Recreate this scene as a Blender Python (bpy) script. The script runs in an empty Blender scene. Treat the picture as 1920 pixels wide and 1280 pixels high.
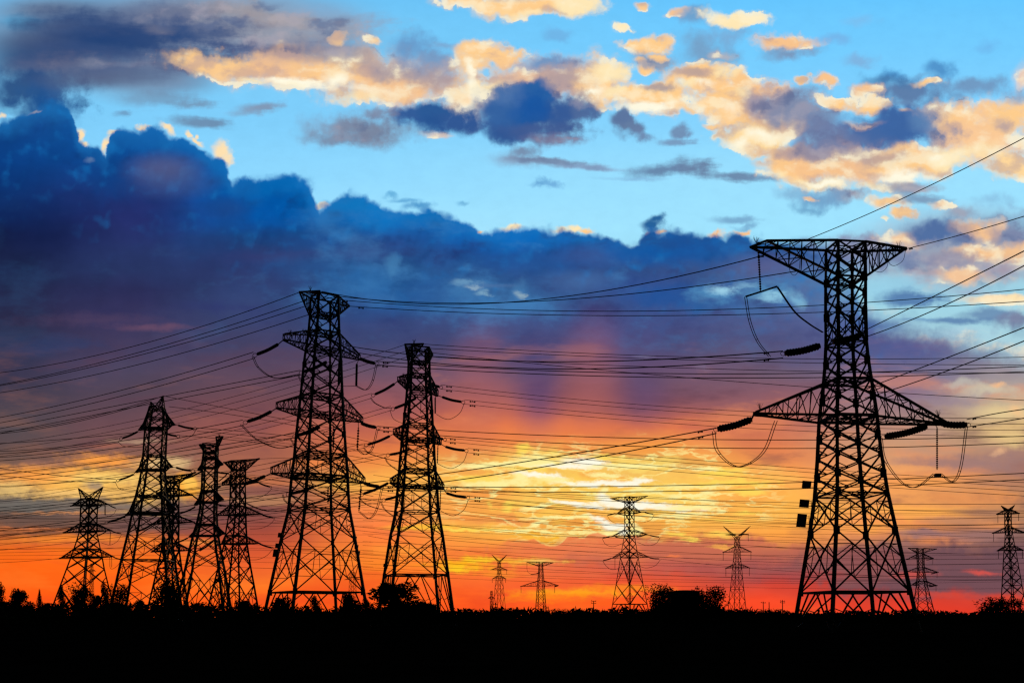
import bpy, math, random
from mathutils import Vector, Matrix
random.seed(7)
S = bpy.context.scene
COL = S.collection
# ------------------------------------------------------------------ camera
FPX = 1867.0                 # focal length in photo pixels (1920 wide) = 35 mm
PITCH = math.radians(4.0)
CY = 1158.0 - FPX*math.tan(PITCH)
EYE = Vector((0, 0, 1.7))
FW = Vector((0, math.cos(PITCH), math.sin(PITCH)))
UPV = Vector((0, -math.sin(PITCH), math.cos(PITCH)))
cam_d = bpy.data.cameras.new('camera'); cam = bpy.data.objects.new('camera', cam_d); COL.objects.link(cam)
cam.location = EYE; cam.rotation_euler = (math.pi/2 + PITCH, 0, 0)
cam_d.sensor_width = 36; cam_d.lens = 36*FPX/1920; cam_d.shift_y = (CY - 640)/1920
cam_d.clip_start = 0.3; cam_d.clip_end = 20000
S.camera = cam
S.view_settings.view_transform = 'Standard'; S.view_settings.look = 'None'
S.view_settings.exposure = 0; S.view_settings.gamma = 1
S.cycles.use_adaptive_sampling = True; S.cycles.adaptive_threshold = 0.012; S.cycles.adaptive_min_samples = 16
S.cycles.use_denoising = False
S.cycles.max_bounces = 3; S.cycles.diffuse_bounces = 2; S.cycles.glossy_bounces = 1; S.cycles.transparent_max_bounces = 8
S.cycles.pixel_filter_type = 'BLACKMAN_HARRIS'; S.cycles.filter_width = 1.35

def ray(px, py):
    return Vector(((px-960)/FPX, 0, 0)) + FW + UPV*(-(py-CY)/FPX)
def at(px, py, d):
    "world point seen at a photo pixel, d metres north of the camera"
    r = ray(px, py); return EYE + r*(d/r.y)
# ------------------------------------------------------------------ sky (world, by direction)
def lin(c):
    def f(v):
        v /= 255.0
        return v/12.92 if v <= 0.04045 else ((v+0.055)/1.055)**2.4
    return (f(c[0]), f(c[1]), f(c[2]), 1.0)
W = bpy.data.worlds.new("World"); S.world = W; W.use_nodes = True
NT = W.node_tree; NT.nodes.clear()
def nd(t): return NT.nodes.new(t)
def put(sock, v):
    if v is None: return
    if hasattr(v, 'is_linked'): NT.links.new(v, sock)
    else: sock.default_value = v
def mth(op, a, b=None, c=None, clamp=False):
    n = nd('ShaderNodeMath'); n.operation = op; n.use_clamp = clamp
    put(n.inputs[0], a); put(n.inputs[1], b); put(n.inputs[2], c); return n.outputs[0]
def vm(op, a, b=None, scale=None):
    n = nd('ShaderNodeVectorMath'); n.operation = op
    put(n.inputs[0], a); put(n.inputs[1], b)
    if scale is not None: put(n.inputs['Scale'], scale)
    return n.outputs['Value'] if op in ('LENGTH', 'DOT_PRODUCT') else n.outputs['Vector']
def mrange(v, a, b, c=0.0, d=1.0, smooth=True):
    n = nd('ShaderNodeMapRange'); n.interpolation_type = 'SMOOTHSTEP' if smooth else 'LINEAR'; n.clamp = False
    put(n.inputs[0], v); put(n.inputs[1], a); put(n.inputs[2], b); put(n.inputs[3], c); put(n.inputs[4], d); return n.outputs[0]
def mix(f, a, b, blend='MIX'):
    n = nd('ShaderNodeMix'); n.data_type = 'RGBA'; n.blend_type = blend
    put(n.inputs[0], f); put(n.inputs[6], a); put(n.inputs[7], b); return n.outputs[2]
def affine(v, c, r, ang=0.0):
    "(v - c) turned by -ang and divided by the radii r"
    if abs(ang) < 1e-6:
        n = nd('ShaderNodeVectorMath'); n.operation = 'MULTIPLY_ADD'
        put(n.inputs[0], v); n.inputs[1].default_value = (1/r[0], 1/r[1], 0); n.inputs[2].default_value = (-c[0]/r[0], -c[1]/r[1], 0)
        return n.outputs[0]
    t = vm('SUBTRACT', v, (c[0], c[1], 0)); ca, sa = math.cos(ang), math.sin(ang)
    x = vm('DOT_PRODUCT', t, (ca/r[0], sa/r[0], 0)); y = vm('DOT_PRODUCT', t, (-sa/r[1], ca/r[1], 0))
    n = nd('ShaderNodeCombineXYZ'); put(n.inputs[0], x); put(n.inputs[1], y); return n.outputs[0]
def noise(v, period, detail=5, rough=0.55, dist=0.0, stretch=(1, 1), off=0.0):
    m = affine(v, (off*7.3, off*3.1), (period*stretch[0], period*stretch[1]))
    n = nd('ShaderNodeTexNoise'); n.noise_dimensions = '2D'
    put(n.inputs['Vector'], m); n.inputs['Scale'].default_value = 1
    n.inputs['Detail'].default_value = detail; n.inputs['Roughness'].default_value = rough; n.inputs['Distortion'].default_value = dist
    sc_ = nd('ShaderNodeSeparateColor'); put(sc_.inputs[0], n.outputs[1])
    cb = nd('ShaderNodeCombineXYZ'); put(cb.inputs[0], sc_.outputs[0]); put(cb.inputs[1], sc_.outputs[1]); put(cb.inputs[2], 0.5)
    return n.outputs[0], cb.outputs[0]
def voro(v, period, detail=2, rough=0.5, smooth=0.6, off=0.0):
    m = affine(v, (off*5.7, off*9.1), (period, period))
    n = nd('ShaderNodeTexVoronoi'); n.voronoi_dimensions = '2D'; n.feature = 'SMOOTH_F1'; n.normalize = True
    put(n.inputs['Vector'], m); n.inputs['Scale'].default_value = 1; n.inputs['Detail'].default_value = detail
    n.inputs['Roughness'].default_value = rough; n.inputs['Smoothness'].default_value = smooth
    return n.outputs['Distance']
def fcurve(x, pts, x0=-60.0, x1=1980.0, y0=0.0, y1=1300.0):
    v = mrange(x, x0, x1, smooth=False)
    n = nd('ShaderNodeFloatCurve'); n.inputs['Factor'].default_value = 1.0
    put(n.inputs['Value'], v)
    c = n.mapping.curves[0]
    P = [((px-x0)/(x1-x0), (py-y0)/(y1-y0)) for px, py in pts]
    c.points[0].location = P[0]; c.points[1].location = P[-1]
    for p in P[1:-1]: c.points.new(*p)
    for p in c.points: p.handle_type = 'VECTOR'
    n.mapping.update()
    return mth('MULTIPLY_ADD', n.outputs[0], y1-y0, y0)

tc = nd('ShaderNodeTexCoord')
dirv = tc.outputs['Generated']
dA = vm('DOT_PRODUCT', dirv, tuple(FW)); dB = vm('DOT_PRODUCT', dirv, (1, 0, 0)); dC = vm('DOT_PRODUCT', dirv, tuple(UPV))
dAc = mth('MAXIMUM', dA, 0.05)
SX = mth('MULTIPLY_ADD', mth('DIVIDE', dB, dAc), FPX, 960.0)      # bearing and height on a chart of the western sky
SY = mth('MULTIPLY_ADD', mth('DIVIDE', dC, dAc), -FPX, CY)
cx = nd('ShaderNodeCombineXYZ'); put(cx.inputs[0], SX); put(cx.inputs[1], SY); Q = cx.outputs[0]
HALF = (0.5, 0.5, 0.5)
def warp(v, col, amp):
    t = vm('SUBTRACT', col, HALF)
    n = nd('ShaderNodeVectorMath'); n.operation = 'MULTIPLY_ADD'
    put(n.inputs[0], t); n.inputs[1].default_value = (amp[0]*2, amp[1]*2, 0); put(n.inputs[2], v)
    return n.outputs[0]
n1, c1 = noise(Q, 85, 3, 0.5, off=1)
n2, c2 = noise(Q, 34, 6, 0.62, off=2)
n3, c3 = noise(Q, 60, 5, 0.6, stretch=(3.2, 0.75), off=3)
n4, c4 = noise(Q, 260, 3, 0.5, stretch=(1.6, 0.8), off=4)
vb = voro(warp(Q, c2, (10, 8)), 46, 2.0, 0.55, 0.35, off=5)
PB = warp(warp(Q, c1, (26, 20)), c2, (12, 10))       # billowy
PS = warp(warp(Q, c3, (46, 11)), c2, (9, 5))          # streaky
PR = warp(Q, c4, (26, 10))                            # smooth
FB = mth('ADD', mth('MULTIPLY', vb, 1.3), mth('MULTIPLY', n2, 1.0))
FB = mth('SUBTRACT', FB, 1.02)
FS = mth('SUBTRACT', mth('ADD', n3, mth('MULTIPLY', n2, 0.6)), 0.8)
FR = mth('SUBTRACT', n4, 0.5)
KIND = {'b': (0, 0, 0.8), 's': (0, 0, 1.35), 'r': (0, 0, 0.5), 'h': (0, 0, 1.5)}
state = {'col': None}
def paint(strokes, per=22):
    "lay a list of soft cloud patches over the sky, in node groups of a few patches each"
    global NT
    main = NT
    for i in range(0, len(strokes), per):
        g = bpy.data.node_groups.new('cloud_patches', 'ShaderNodeTree')
        for nm, st in (('base', 'NodeSocketColor'), ('b', 'NodeSocketVector'), ('fb', 'NodeSocketFloat'), ('s', 'NodeSocketVector'), ('fs', 'NodeSocketFloat'), ('r', 'NodeSocketVector'), ('fr', 'NodeSocketFloat'), ('h', 'NodeSocketVector'), ('fh', 'NodeSocketFloat')):
            g.interface.new_socket(nm, in_out='INPUT', socket_type=st)
        g.interface.new_socket('sky', in_out='OUTPUT', socket_type='NodeSocketColor')
        NT = g
        gi = nd('NodeGroupInput'); go = nd('NodeGroupOutput')
        cur = gi.outputs['base']
        for st in strokes[i:i+per]:
            kind, x, y, rx, ry, col = st[:6]
            op, soft, ang, nz = (list(st[6:]) + [1.0, 0.5, 0.0, None][len(st)-6:])[:4]
            k = KIND[kind][2] if nz is None else nz
            d = vm('LENGTH', affine(gi.outputs[kind], (x, y), (rx, ry), math.radians(ang)))
            d = mth('MULTIPLY_ADD', gi.outputs['f'+kind], k, d)
            cur = mix(mrange(d, 1.2, 1.2-min(1.18, soft*(1.75 if kind == 'b' else 1.45)), 0.0, op), cur, lin(col))
        g.links.new(cur, go.inputs[0])
        NT = main
        n = nd('ShaderNodeGroup'); n.node_tree = g
        for nm, v in (('base', state['col']), ('b', PB), ('fb', FB), ('s', PS), ('fs', FS), ('r', PR), ('fr', FR), ('h', PH), ('fh', FH)):
            put(n.inputs[nm], v)
        state['col'] = n.outputs[0]
def dim(col, f):
    "col * (1-f), f may be negative"
    n = nd('ShaderNodeMix'); n.data_type = 'RGBA'; n.clamp_factor = False
    put(n.inputs[0], f); put(n.inputs[6], col); n.inputs[7].default_value = (0, 0, 0, 1); return n.outputs[2]
def ramp(v, stops, y0, y1):
    "stops (y, rgb) resampled smoothly to a colour ramp"
    ys = [s[0] for s in stops]
    def ev(y):
        if y <= ys[0]: return stops[0][1]
        for (ya, ca), (yb, cb) in zip(stops, stops[1:]):
            if y <= yb:
                t = (y-ya)/(yb-ya); t = 0.5*t + 0.5*t*t*(3-2*t)
                return tuple(ca[i]+(cb[i]-ca[i])*t for i in range(3))
        return stops[-1][1]
    w = mrange(v, y0, y1, smooth=False)
    n = nd('ShaderNodeValToRGB'); r = n.color_ramp; r.interpolation = 'LINEAR'
    put(n.inputs[0], w)
    K = 31
    r.elements[0].position = 0; r.elements[0].color = lin(ev(y0))
    r.elements[1].position = 1; r.elements[1].color = lin(ev(y1))
    for i in range(1, K-1):
        e = r.elements.new(i/(K-1)); e.color = lin(ev(y0+(y1-y0)*i/(K-1)))
    return n.outputs[0]
# --- clear blue sky
sepR = nd('ShaderNodeSeparateXYZ'); put(sepR.inputs[0], PR); RX, RY = sepR.outputs[0], sepR.outputs[1]
sepB = nd('ShaderNodeSeparateXYZ'); put(sepB.inputs[0], PB); BX, BY = sepB.outputs[0], sepB.outputs[1]
skyL = ramp(RY, [(-100, (95,180,235)), (60, (120,200,245)), (200, (125,205,250)), (330, (140,215,255)), (430, (165,228,255)), (600, (150,205,230)), (800, (225,220,180))], -100, 900)
skyR = ramp(RY, [(-100, (85,190,255)), (60, (112,203,255)), (200, (130,210,255)), (330, (155,224,255)), (430, (160,228,255)), (560, (160,215,232)), (700, (175,205,215)), (780, (225,220,180)), (900, (250,205,120))], -100, 900)
state['col'] = mix(mrange(RX, 200, 1500), skyL, skyR)
# (a vanishing link from the first colour to the coordinates keeps the node evaluation in order)
g0 = nd('ShaderNodeSeparateColor'); put(g0.inputs[0], state['col'])
mo, _ = noise(Q, 150, 6, 0.6, stretch=(1.5, 0.75), off=15)
mo2, _ = noise(Q, 120, 6, 0.6, stretch=(2.4, 0.6), off=17)
QW = warp(Q, c2, (7, 6))
nv1, _ = noise(warp(Q, c1, (16, 9)), 92, 6, 0.56, stretch=(1.9, 0.5), off=31)
nv2, _ = noise(QW, 120, 5, 0.58, stretch=(1.5, 0.5), off=33)
def shifted(v, dx, dy):
    return vm('ADD', v, (dx, dy, 0))
ra1, _ = noise(QW, 72, 5, 0.5, stretch=(1.3, 0.85), off=21)
ra2, _ = noise(shifted(QW, 6, 20), 72, 5, 0.5, stretch=(1.3, 0.85), off=21)
rb1 = voro(QW, 78, 2.5, 0.55, 0.5, off=23)
rb2 = voro(shifted(QW, -6, -16), 78, 2.5, 0.55, 0.5, off=23)
n7, c7 = noise(Q, 20, 6, 0.66, stretch=(1.7, 0.8), off=7)
PH = warp(warp(Q, c3, (20, 5)), c7, (13, 8)); FH = mth('SUBTRACT', n7, 0.47)
gate = mth('MULTIPLY', mth('ADD', g0.outputs[0], vb), 1e-7)
gx = nd('ShaderNodeCombineXYZ'); put(gx.inputs[0], gate); put(gx.inputs[1], gate)
PB, PS, PR, PH = (vm('ADD', p, gx.outputs[0]) for p in (PB, PS, PR, PH))
FB, FS, FR, FH = (mth('ADD', f, gate) for f in (FB, FS, FR, FH))

GOLD = (255,206,142); GOLD2 = (248,196,142); PALE = (255,232,182); WHT = (255,250,226)
UP = [
# dark mass, upper left
('r',230,66,470,105,(120,128,155),.8,.7), ('r',430,42,290,66,(148,146,158),.75,.7), ('s',560,78,170,62,(155,152,162),.75,.7), ('s',620,40,120,30,(140,165,195),.5,.8),
('s',40,40,46,18,(78,165,212),.75,.7), ('r',85,16,110,26,(105,115,140),.75,.8), ('s',330,20,120,26,(98,108,140),.7,.8),
('r',165,60,190,62,(45,72,122),.85,.8), ('s',250,74,240,44,(42,70,120),.9,.7,10), ('s',390,66,140,34,(46,76,126),.8,.7), ('s',500,97,115,24,(66,84,130),.8,.7,6),
('r',150,102,210,58,(27,62,115),.85,.8), ('r',50,78,110,36,(72,84,118),.6,.8), ('r',50,116,120,50,(42,66,115),.8,.8),
('s',130,128,180,28,(104,105,132),.6,.8), ('r',310,132,150,40,(106,110,138),.75,.8), ('s',215,140,120,24,(60,84,130),.6,.8),
('s',160,118,30,14,(120,130,155),.5,.9),('s',290,55,30,12,(110,115,140),.6,.9),
('s',460,22,110,22,(165,152,152),.55,.8,8),('s',560,42,110,18,(160,150,155),.5,.8,6),('s',330,44,100,12,(62,86,132),.5,.8,8),('s',600,18,80,16,(125,175,215),.5,.8),('s',100,50,120,14,(70,86,124),.5,.8,4),('s',210,100,160,14,(58,80,126),.5,.8,6),
('r',250,162,110,36,(118,146,176),.6,.8), ('s',290,186,90,22,(112,134,162),.6,.8), ('s',365,197,62,9,(112,132,160),.7,.8), ('s',385,229,85,13,(104,124,155),.8,.7,4), ('s',232,214,26,6,(100,125,160),.6,.8),
('s',500,203,66,15,(128,142,168),.85,.7,-4), ('s',465,213,40,9,(130,150,178),.6,.8),
('b',650,238,95,30,(128,136,160),.85,.8), ('b',700,246,95,30,(120,128,152),.85,.8), ('s',640,262,90,12,(116,126,152),.6,.8),
('b',55,170,110,52,(40,76,128),.95,.6), ('b',90,200,70,40,(24,80,145),.9,.7), ('b',120,165,50,30,(60,96,145),.7,.8), ('r',330,165,120,26,(112,122,150),.6,.85), ('r',190,150,150,24,(84,92,125),.7,.8), ('s',20,208,26,8,(110,185,225),.7,.8),
# long gold streak
('b',425,126,110,24,GOLD,.95,.5,8), ('b',560,130,150,40,GOLD2,.95,.6), ('b',665,134,120,52,GOLD,.95,.6), ('b',760,156,115,50,GOLD2,.95,.6), ('b',690,185,70,14,PALE,.9,.6),
('s',560,155,88,11,WHT,1,.6,5), ('b',636,152,36,18,WHT,1,.7), ('s',700,168,60,11,WHT,.95,.7,12), ('s',480,150,40,9,PALE,.9,.7,10), ('s',530,112,80,14,(225,185,155),.7,.8),
('r',580,92,120,26,(124,124,150),.7,.8), ('b',645,96,70,28,(150,147,163),.8,.8), ('b',712,122,60,26,(166,156,165),.75,.8), ('b',772,92,54,32,(104,152,200),.9,.7), ('b',806,122,56,34,(112,152,195),.9,.7), ('b',812,150,60,26,(172,154,158),.85,.7), ('s',840,86,40,10,(125,165,205),.7,.8),
('b',740,180,90,24,GOLD2,.7,.7),('b',700,76,18,8,GOLD,.8,.7),('b',640,70,20,10,GOLD,.7,.7),
('b',905,98,50,26,GOLD,.97,.5), ('b',948,108,34,15,GOLD,.97,.5,-8), ('b',895,128,48,40,GOLD,.97,.6), ('b',880,190,45,45,GOLD,.95,.6),
('b',985,150,84,42,(236,190,150),.95,.6), ('b',1060,150,78,42,(216,176,152),.95,.6), ('b',1120,150,52,44,GOLD,.97,.6), ('b',1150,138,30,17,PALE,.95,.6),
('b',888,132,13,15,WHT,1,.7), ('b',885,165,18,36,WHT,1,.8), ('b',880,206,22,24,WHT,1,.8), ('b',930,165,44,20,PALE,.95,.7), ('b',905,180,26,16,WHT,.9,.8),
('b',912,137,16,9,(128,205,250),.95,.5),
('b',1035,123,72,14,(104,148,195),.95,.6), ('b',1050,146,54,26,(186,160,158),.85,.8), ('b',1000,170,46,26,(200,170,155),.7,.8),
('b',1112,178,28,24,WHT,1,.7), ('b',1128,134,30,17,PALE,1,.7), ('b',1095,192,18,14,WHT,1,.7), ('b',1090,160,20,20,GOLD,.8,.8),
# dark cloud in the middle
('b',1000,212,118,50,(92,112,150),.95,.45), ('b',992,205,72,52,(28,86,156),1,.5), ('b',935,214,62,46,(52,98,160),.95,.6), ('b',1004,178,34,26,(44,98,162),1,.4), ('b',955,176,34,22,(72,112,168),.95,.5), ('b',1055,212,62,28,(54,90,150),.95,.6), ('b',1092,216,30,22,(78,106,155),.95,.6),
('b',995,200,42,34,(22,84,160),.8,.9), ('b',940,244,60,20,(46,86,148),.95,.7), ('s',1010,248,92,20,(66,92,146),.9,.7), ('s',1035,262,62,13,(122,118,148),.85,.8), ('b',985,282,38,15,(112,120,150),.8,.8), ('b',1085,196,18,10,(150,150,170),.6,.8),
('b',795,218,62,20,(54,94,154),1,.5), ('b',822,212,50,28,(44,90,150),1,.5), ('b',858,232,46,22,(50,88,148),1,.6), ('s',722,215,52,15,(124,130,156),.85,.7,5), ('s',815,253,36,7,(232,192,160),.7,.8), ('b',800,232,44,16,(40,84,146),.8,.8),
('s',962,300,52,17,(132,152,182),.8,.8), ('s',1020,302,84,10,(120,136,166),.9,.7,5), ('s',1105,313,88,8,(134,158,192),.85,.8,2),
('s',1262,317,105,16,(102,132,168),.95,.6,-4), ('s',1310,314,62,20,(104,126,160),.85,.7), ('s',1382,331,78,10,(104,128,162),.9,.7), ('s',1440,334,60,7,(110,140,175),.7,.8), ('s',1200,335,90,5,(128,175,215),.6,.9),
('b',1008,347,30,8,(104,168,216),.9,.7), ('b',1040,351,22,6,(110,172,220),.85,.7),
('s',760,372,40,7,(70,150,205),.7,.8),('b',790,384,40,10,(52,135,195),.8,.8),('b',725,365,18,6,(80,160,210),.7,.8),('b',875,379,12,6,(95,165,210),.7,.8),
# gold at the top edge
('b',885,2,62,15,GOLD,1,.5), ('b',960,14,80,22,(255,212,152),1,.5), ('b',1015,6,85,24,GOLD,1,.5), ('b',1085,12,50,20,PALE,1,.5), ('b',990,28,50,8,PALE,.8,.8), ('s',980,-4,90,9,(190,175,165),.7,.8),
('b',1170,48,26,10,PALE,1,.5), ('b',1211,7,22,8,GOLD,.95,.5), ('b',1272,28,22,10,GOLD2,.95,.5), ('b',1303,32,32,18,(112,162,205),.95,.6), ('b',1050,68,34,15,(112,178,228),.8,.8),
('b',1322,92,66,34,(118,158,195),.9,.7), ('b',1370,62,40,18,(122,170,212),.85,.8), ('b',1220,86,52,18,GOLD,1,.45), ('b',1186,80,24,9,GOLD,1,.5), ('b',1225,117,56,20,(146,156,176),.95,.6), ('b',1206,132,24,11,GOLD,1,.5), ('b',1230,107,22,8,GOLD,.95,.6), ('b',1190,116,16,8,GOLD,.9,.6), ('b',1350,95,22,10,(185,180,185),.8,.8),
('b',1322,142,68,30,GOLD,1,.4), ('b',1300,135,42,14,(196,164,150),.85,.8), ('b',1330,160,42,12,WHT,1,.7), ('b',1290,160,22,12,PALE,.9,.7), ('b',1360,132,24,14,PALE,.8,.7),
('b',1222,184,98,28,GOLD,1,.4), ('b',1232,165,36,9,(186,164,155),.85,.8), ('s',1225,203,84,13,WHT,1,.6), ('b',1150,172,22,14,PALE,.95,.6), ('b',1282,206,26,11,GOLD,.95,.6), ('b',1318,196,12,10,GOLD,.8,.6),
('b',1180,236,40,18,(98,118,155),.95,.5,22), ('b',1168,226,22,15,(92,118,160),.95,.5), ('b',1210,254,24,10,(108,130,168),.85,.7,14), ('b',1270,248,20,18,(112,136,172),.9,.6), ('s',1262,268,36,8,(116,144,180),.85,.7), ('b',1330,237,14,7,GOLD,.9,.6), ('b',1342,264,10,7,PALE,.8,.7),
('b',1385,35,64,14,PALE,1,.45,5), ('b',1470,80,62,16,GOLD2,1,.45), ('b',1482,100,56,14,(122,152,188),.95,.7), ('b',1560,75,36,14,(118,180,232),.8,.8), ('b',1615,38,40,14,(125,190,238),.7,.8), ('b',1610,118,40,14,(128,176,220),.8,.8),
('b',1770,130,38,24,(80,146,202),.95,.7), ('b',1672,142,34,15,(74,146,205),.9,.7), ('b',1725,140,40,8,(110,170,215),.7,.8), ('b',1850,85,30,14,(110,180,235),.6,.9),
# gold bank on the right
('b',1402,172,82,28,GOLD2,1,.45), ('b',1368,200,52,48,GOLD,1,.45), ('b',1445,222,62,40,(232,186,142),1,.6), ('b',1500,210,78,48,(130,142,172),.95,.7), ('b',1422,190,60,26,(160,150,165),.9,.8), ('b',1358,208,24,20,WHT,1,.8), ('b',1390,178,26,12,PALE,.8,.8),
('b',1420,258,74,28,(255,216,152),1,.45), ('b',1432,250,54,15,WHT,1,.8), ('b',1388,272,30,13,WHT,.9,.7), ('b',1450,278,44,10,(216,180,155),.8,.8), ('b',1345,215,36,24,GOLD,.85,.7),
('b',1500,153,18,10,GOLD,1,.5), ('b',1541,153,20,11,GOLD2,1,.5), ('b',1535,240,72,40,(112,128,168),.95,.7), ('b',1490,262,20,13,(130,200,245),.95,.6),
('b',1470,190,20,20,(235,190,150),.8,.8),('b',1480,240,36,18,(240,190,140),.8,.8),
('b',1700,176,104,30,(92,122,166),.95,.6), ('b',1660,152,52,18,(70,120,170),.9,.7), ('b',1622,170,34,14,GOLD2,.95,.6), ('b',1742,158,34,9,GOLD,.95,.6), ('b',1830,166,76,22,(112,148,188),.9,.7), ('b',1700,200,60,12,(100,130,172),.8,.8),
('b',1565,190,42,14,GOLD,1,.5,6), ('b',1636,198,34,14,GOLD,1,.5),
('b',1668,248,108,44,(68,106,166),1,.6), ('b',1640,272,104,30,(78,102,156),.95,.7), ('b',1560,276,84,24,(114,124,162),.9,.7), ('b',1745,228,52,32,(92,132,182),.9,.7), ('b',1690,238,70,28,(52,98,162),.9,.9),('b',1610,255,60,24,(84,110,160),.85,.8),('b',1480,196,60,26,(126,134,164),.85,.8),
('b',1618,230,34,8,GOLD2,.95,.6), ('b',1577,263,20,9,(245,180,125),.95,.6,12), ('b',1722,228,11,9,GOLD,.9,.6), ('b',1700,216,18,6,GOLD,.8,.7), ('b',1590,222,50,12,(120,190,235),.7,.8),
('b',1492,312,54,40,GOLD,1,.45), ('b',1565,312,105,42,GOLD2,1,.55), ('b',1645,312,98,42,(240,192,148),1,.6), ('b',1540,284,80,16,(150,140,158),.8,.8), ('b',1620,290,70,18,(150,138,155),.7,.8), ('b',1532,344,56,14,PALE,1,.7), ('b',1545,343,36,8,WHT,1,.7), ('b',1565,298,16,16,(255,196,125),.8,.8), ('b',1470,330,18,14,PALE,.8,.7),
('b',1705,304,90,32,GOLD,1,.5), ('b',1692,333,60,13,WHT,1,.7), ('b',1655,350,50,8,PALE,.8,.8), ('b',1735,285,50,14,GOLD2,.9,.7),
('b',1800,228,72,34,GOLD,1,.5), ('b',1850,256,98,58,(250,202,152),1,.5), ('b',1905,222,54,36,GOLD,1,.6), ('b',1770,296,46,22,PALE,1,.6), ('b',1755,292,24,10,WHT,.9,.8), ('b',1892,310,44,26,(255,216,156),1,.5), ('b',1890,238,26,16,(186,166,164),.8,.8), ('b',1835,285,60,18,PALE,.7,.8), ('b',1912,145,22,30,(240,202,174),.9,.7), ('b',1915,185,30,20,(150,165,190),.7,.8),
('b',1600,366,56,14,(164,158,170),.9,.7), ('s',1705,352,74,13,(152,152,170),.9,.7), ('b',1668,378,38,11,GOLD,.95,.6), ('s',1730,372,60,15,(122,152,184),.9,.7,6), ('b',1545,374,58,20,(108,156,198),.85,.8), ('b',1480,366,36,13,(130,180,215),.8,.8), ('b',1695,398,26,10,GOLD,1,.5), ('b',1524,390,42,10,(104,160,200),.8,.8), ('s',1376,412,50,10,(118,168,205),.9,.7), ('b',1525,372,14,5,GOLD2,.8,.7), ('b',1660,408,8,6,PALE,.8,.7), ('b',1400,425,30,6,(110,160,200),.7,.8),('b',1440,306,20,8,(210,190,175),.7,.8),
('b',1428,190,58,24,(150,143,164),.85,.7),('b',1492,208,64,42,(128,140,170),.92,.7),('b',1560,262,84,28,(114,126,164),.92,.7),('b',1690,242,92,38,(62,102,162),1,.6),('b',1745,232,44,26,(92,132,180),.85,.8),('b',1545,290,70,14,(150,142,160),.8,.8),('b',1640,300,80,16,(170,152,158),.7,.8),('b',1232,168,40,9,(176,160,158),.8,.8),('b',1300,136,40,11,(190,164,152),.8,.8),('b',1060,148,52,24,(180,160,160),.8,.8),('b',735,140,50,24,(160,152,164),.75,.8),('b',1205,122,30,9,(150,156,176),.7,.8),
('b',1765,385,26,9,GOLD2,.9,.6),('b',1800,398,40,12,(140,160,185),.8,.8),('b',1860,380,40,14,(135,185,220),.6,.8),
]
paint(UP)
# --- bank behind the big tower, right of it
RT = [
('b',1560,486,140,44,(112,118,166),.92,.6),('b',1520,530,70,34,(98,104,158),.9,.7),('b',1640,462,70,20,(150,150,178),.85,.7),('b',1580,450,60,16,(132,136,170),.8,.7),('s',1600,520,40,8,(200,190,190),.5,.8),
('r',1800,470,230,90,(150,148,168),.85,.7), ('b',1700,446,54,18,(248,204,158),1,.6), ('b',1750,434,60,28,(82,112,162),1,.6), ('b',1835,430,54,18,GOLD2,.95,.6), ('b',1800,440,34,18,(92,116,162),.9,.7), ('b',1905,436,58,40,(124,134,168),.95,.7), ('b',1880,420,20,12,(235,195,160),.9,.7),
('b',1845,472,78,20,GOLD2,.95,.6), ('b',1775,494,66,28,(152,148,168),.95,.7), ('b',1810,520,60,18,(246,198,152),.95,.6), ('b',1880,500,66,26,(166,152,168),.9,.7), ('b',1910,470,40,18,GOLD2,.8,.7), ('s',1880,562,88,12,(255,222,174),.95,.6), ('b',1690,490,50,22,(112,128,168),.85,.7), ('b',1730,520,40,16,(180,160,170),.8,.8),
('s',1670,540,120,30,(150,206,230),.8,.8), ('s',1830,545,60,10,(160,180,205),.8,.8), ('s',1705,560,70,20,(84,124,174),.95,.6), ('s',1780,602,60,9,(92,130,175),.9,.7), ('s',1850,590,60,13,(100,134,175),.85,.7), ('s',1900,560,30,8,PALE,.8,.7), ('b',1905,605,36,22,(122,128,160),.9,.7), ('s',1720,598,50,6,(110,155,195),.8,.8), ('s',1800,625,60,10,(170,205,222),.7,.8),
]
paint(RT)
# relief of the small clouds: the side that faces the low sun is bright, the far side grey
sk = nd('ShaderNodeSeparateColor'); put(sk.inputs[0], state['col'])
cm = mrange(mth('DIVIDE', sk.outputs[0], mth('MAXIMUM', sk.outputs[2], 0.02)), 0.33, 0.62)
rl = mth('SUBTRACT', ra1, ra2)
gold = mrange(sk.outputs[0], 0.25, 0.6)
state['col'] = mix(mth('MULTIPLY', mth('MULTIPLY', cm, gold), mrange(rl, 0.0, 0.2, 0.0, 0.6)), state['col'], lin((255,243,208)))
state['col'] = mix(mth('MULTIPLY', mth('MULTIPLY', cm, gold), mth('MULTIPLY', mrange(rl, -0.02, -0.22, 0.0, 0.5), mrange(sk.outputs[2], 0.72, 0.45))), state['col'], lin((176,152,156)))
sk2 = nd('ShaderNodeSeparateColor'); put(sk2.inputs[0], state['col'])
er = mth('MULTIPLY', mth('MULTIPLY', mrange(sk2.outputs[0], 0.34, 0.55), mrange(sk2.outputs[0], 1.0, 0.78)), mrange(sk2.outputs[2], 0.42, 0.56))
state['col'] = mix(mth('MULTIPLY', er, mrange(rl, -0.02, 0.16, 0.05, 0.6)), state['col'], lin((255,244,212)))
dk = mth('MULTIPLY', cm, mrange(gold, 0.6, 0.0))
state['col'] = mix(mth('MULTIPLY', dk, mrange(rl, 0.02, 0.22, 0.0, 0.5)), state['col'], lin((176,168,180)))
state['col'] = mix(mth('MULTIPLY', dk, mrange(rl, -0.02, -0.22, 0.0, 0.5)), state['col'], lin((54,84,136)))
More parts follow.
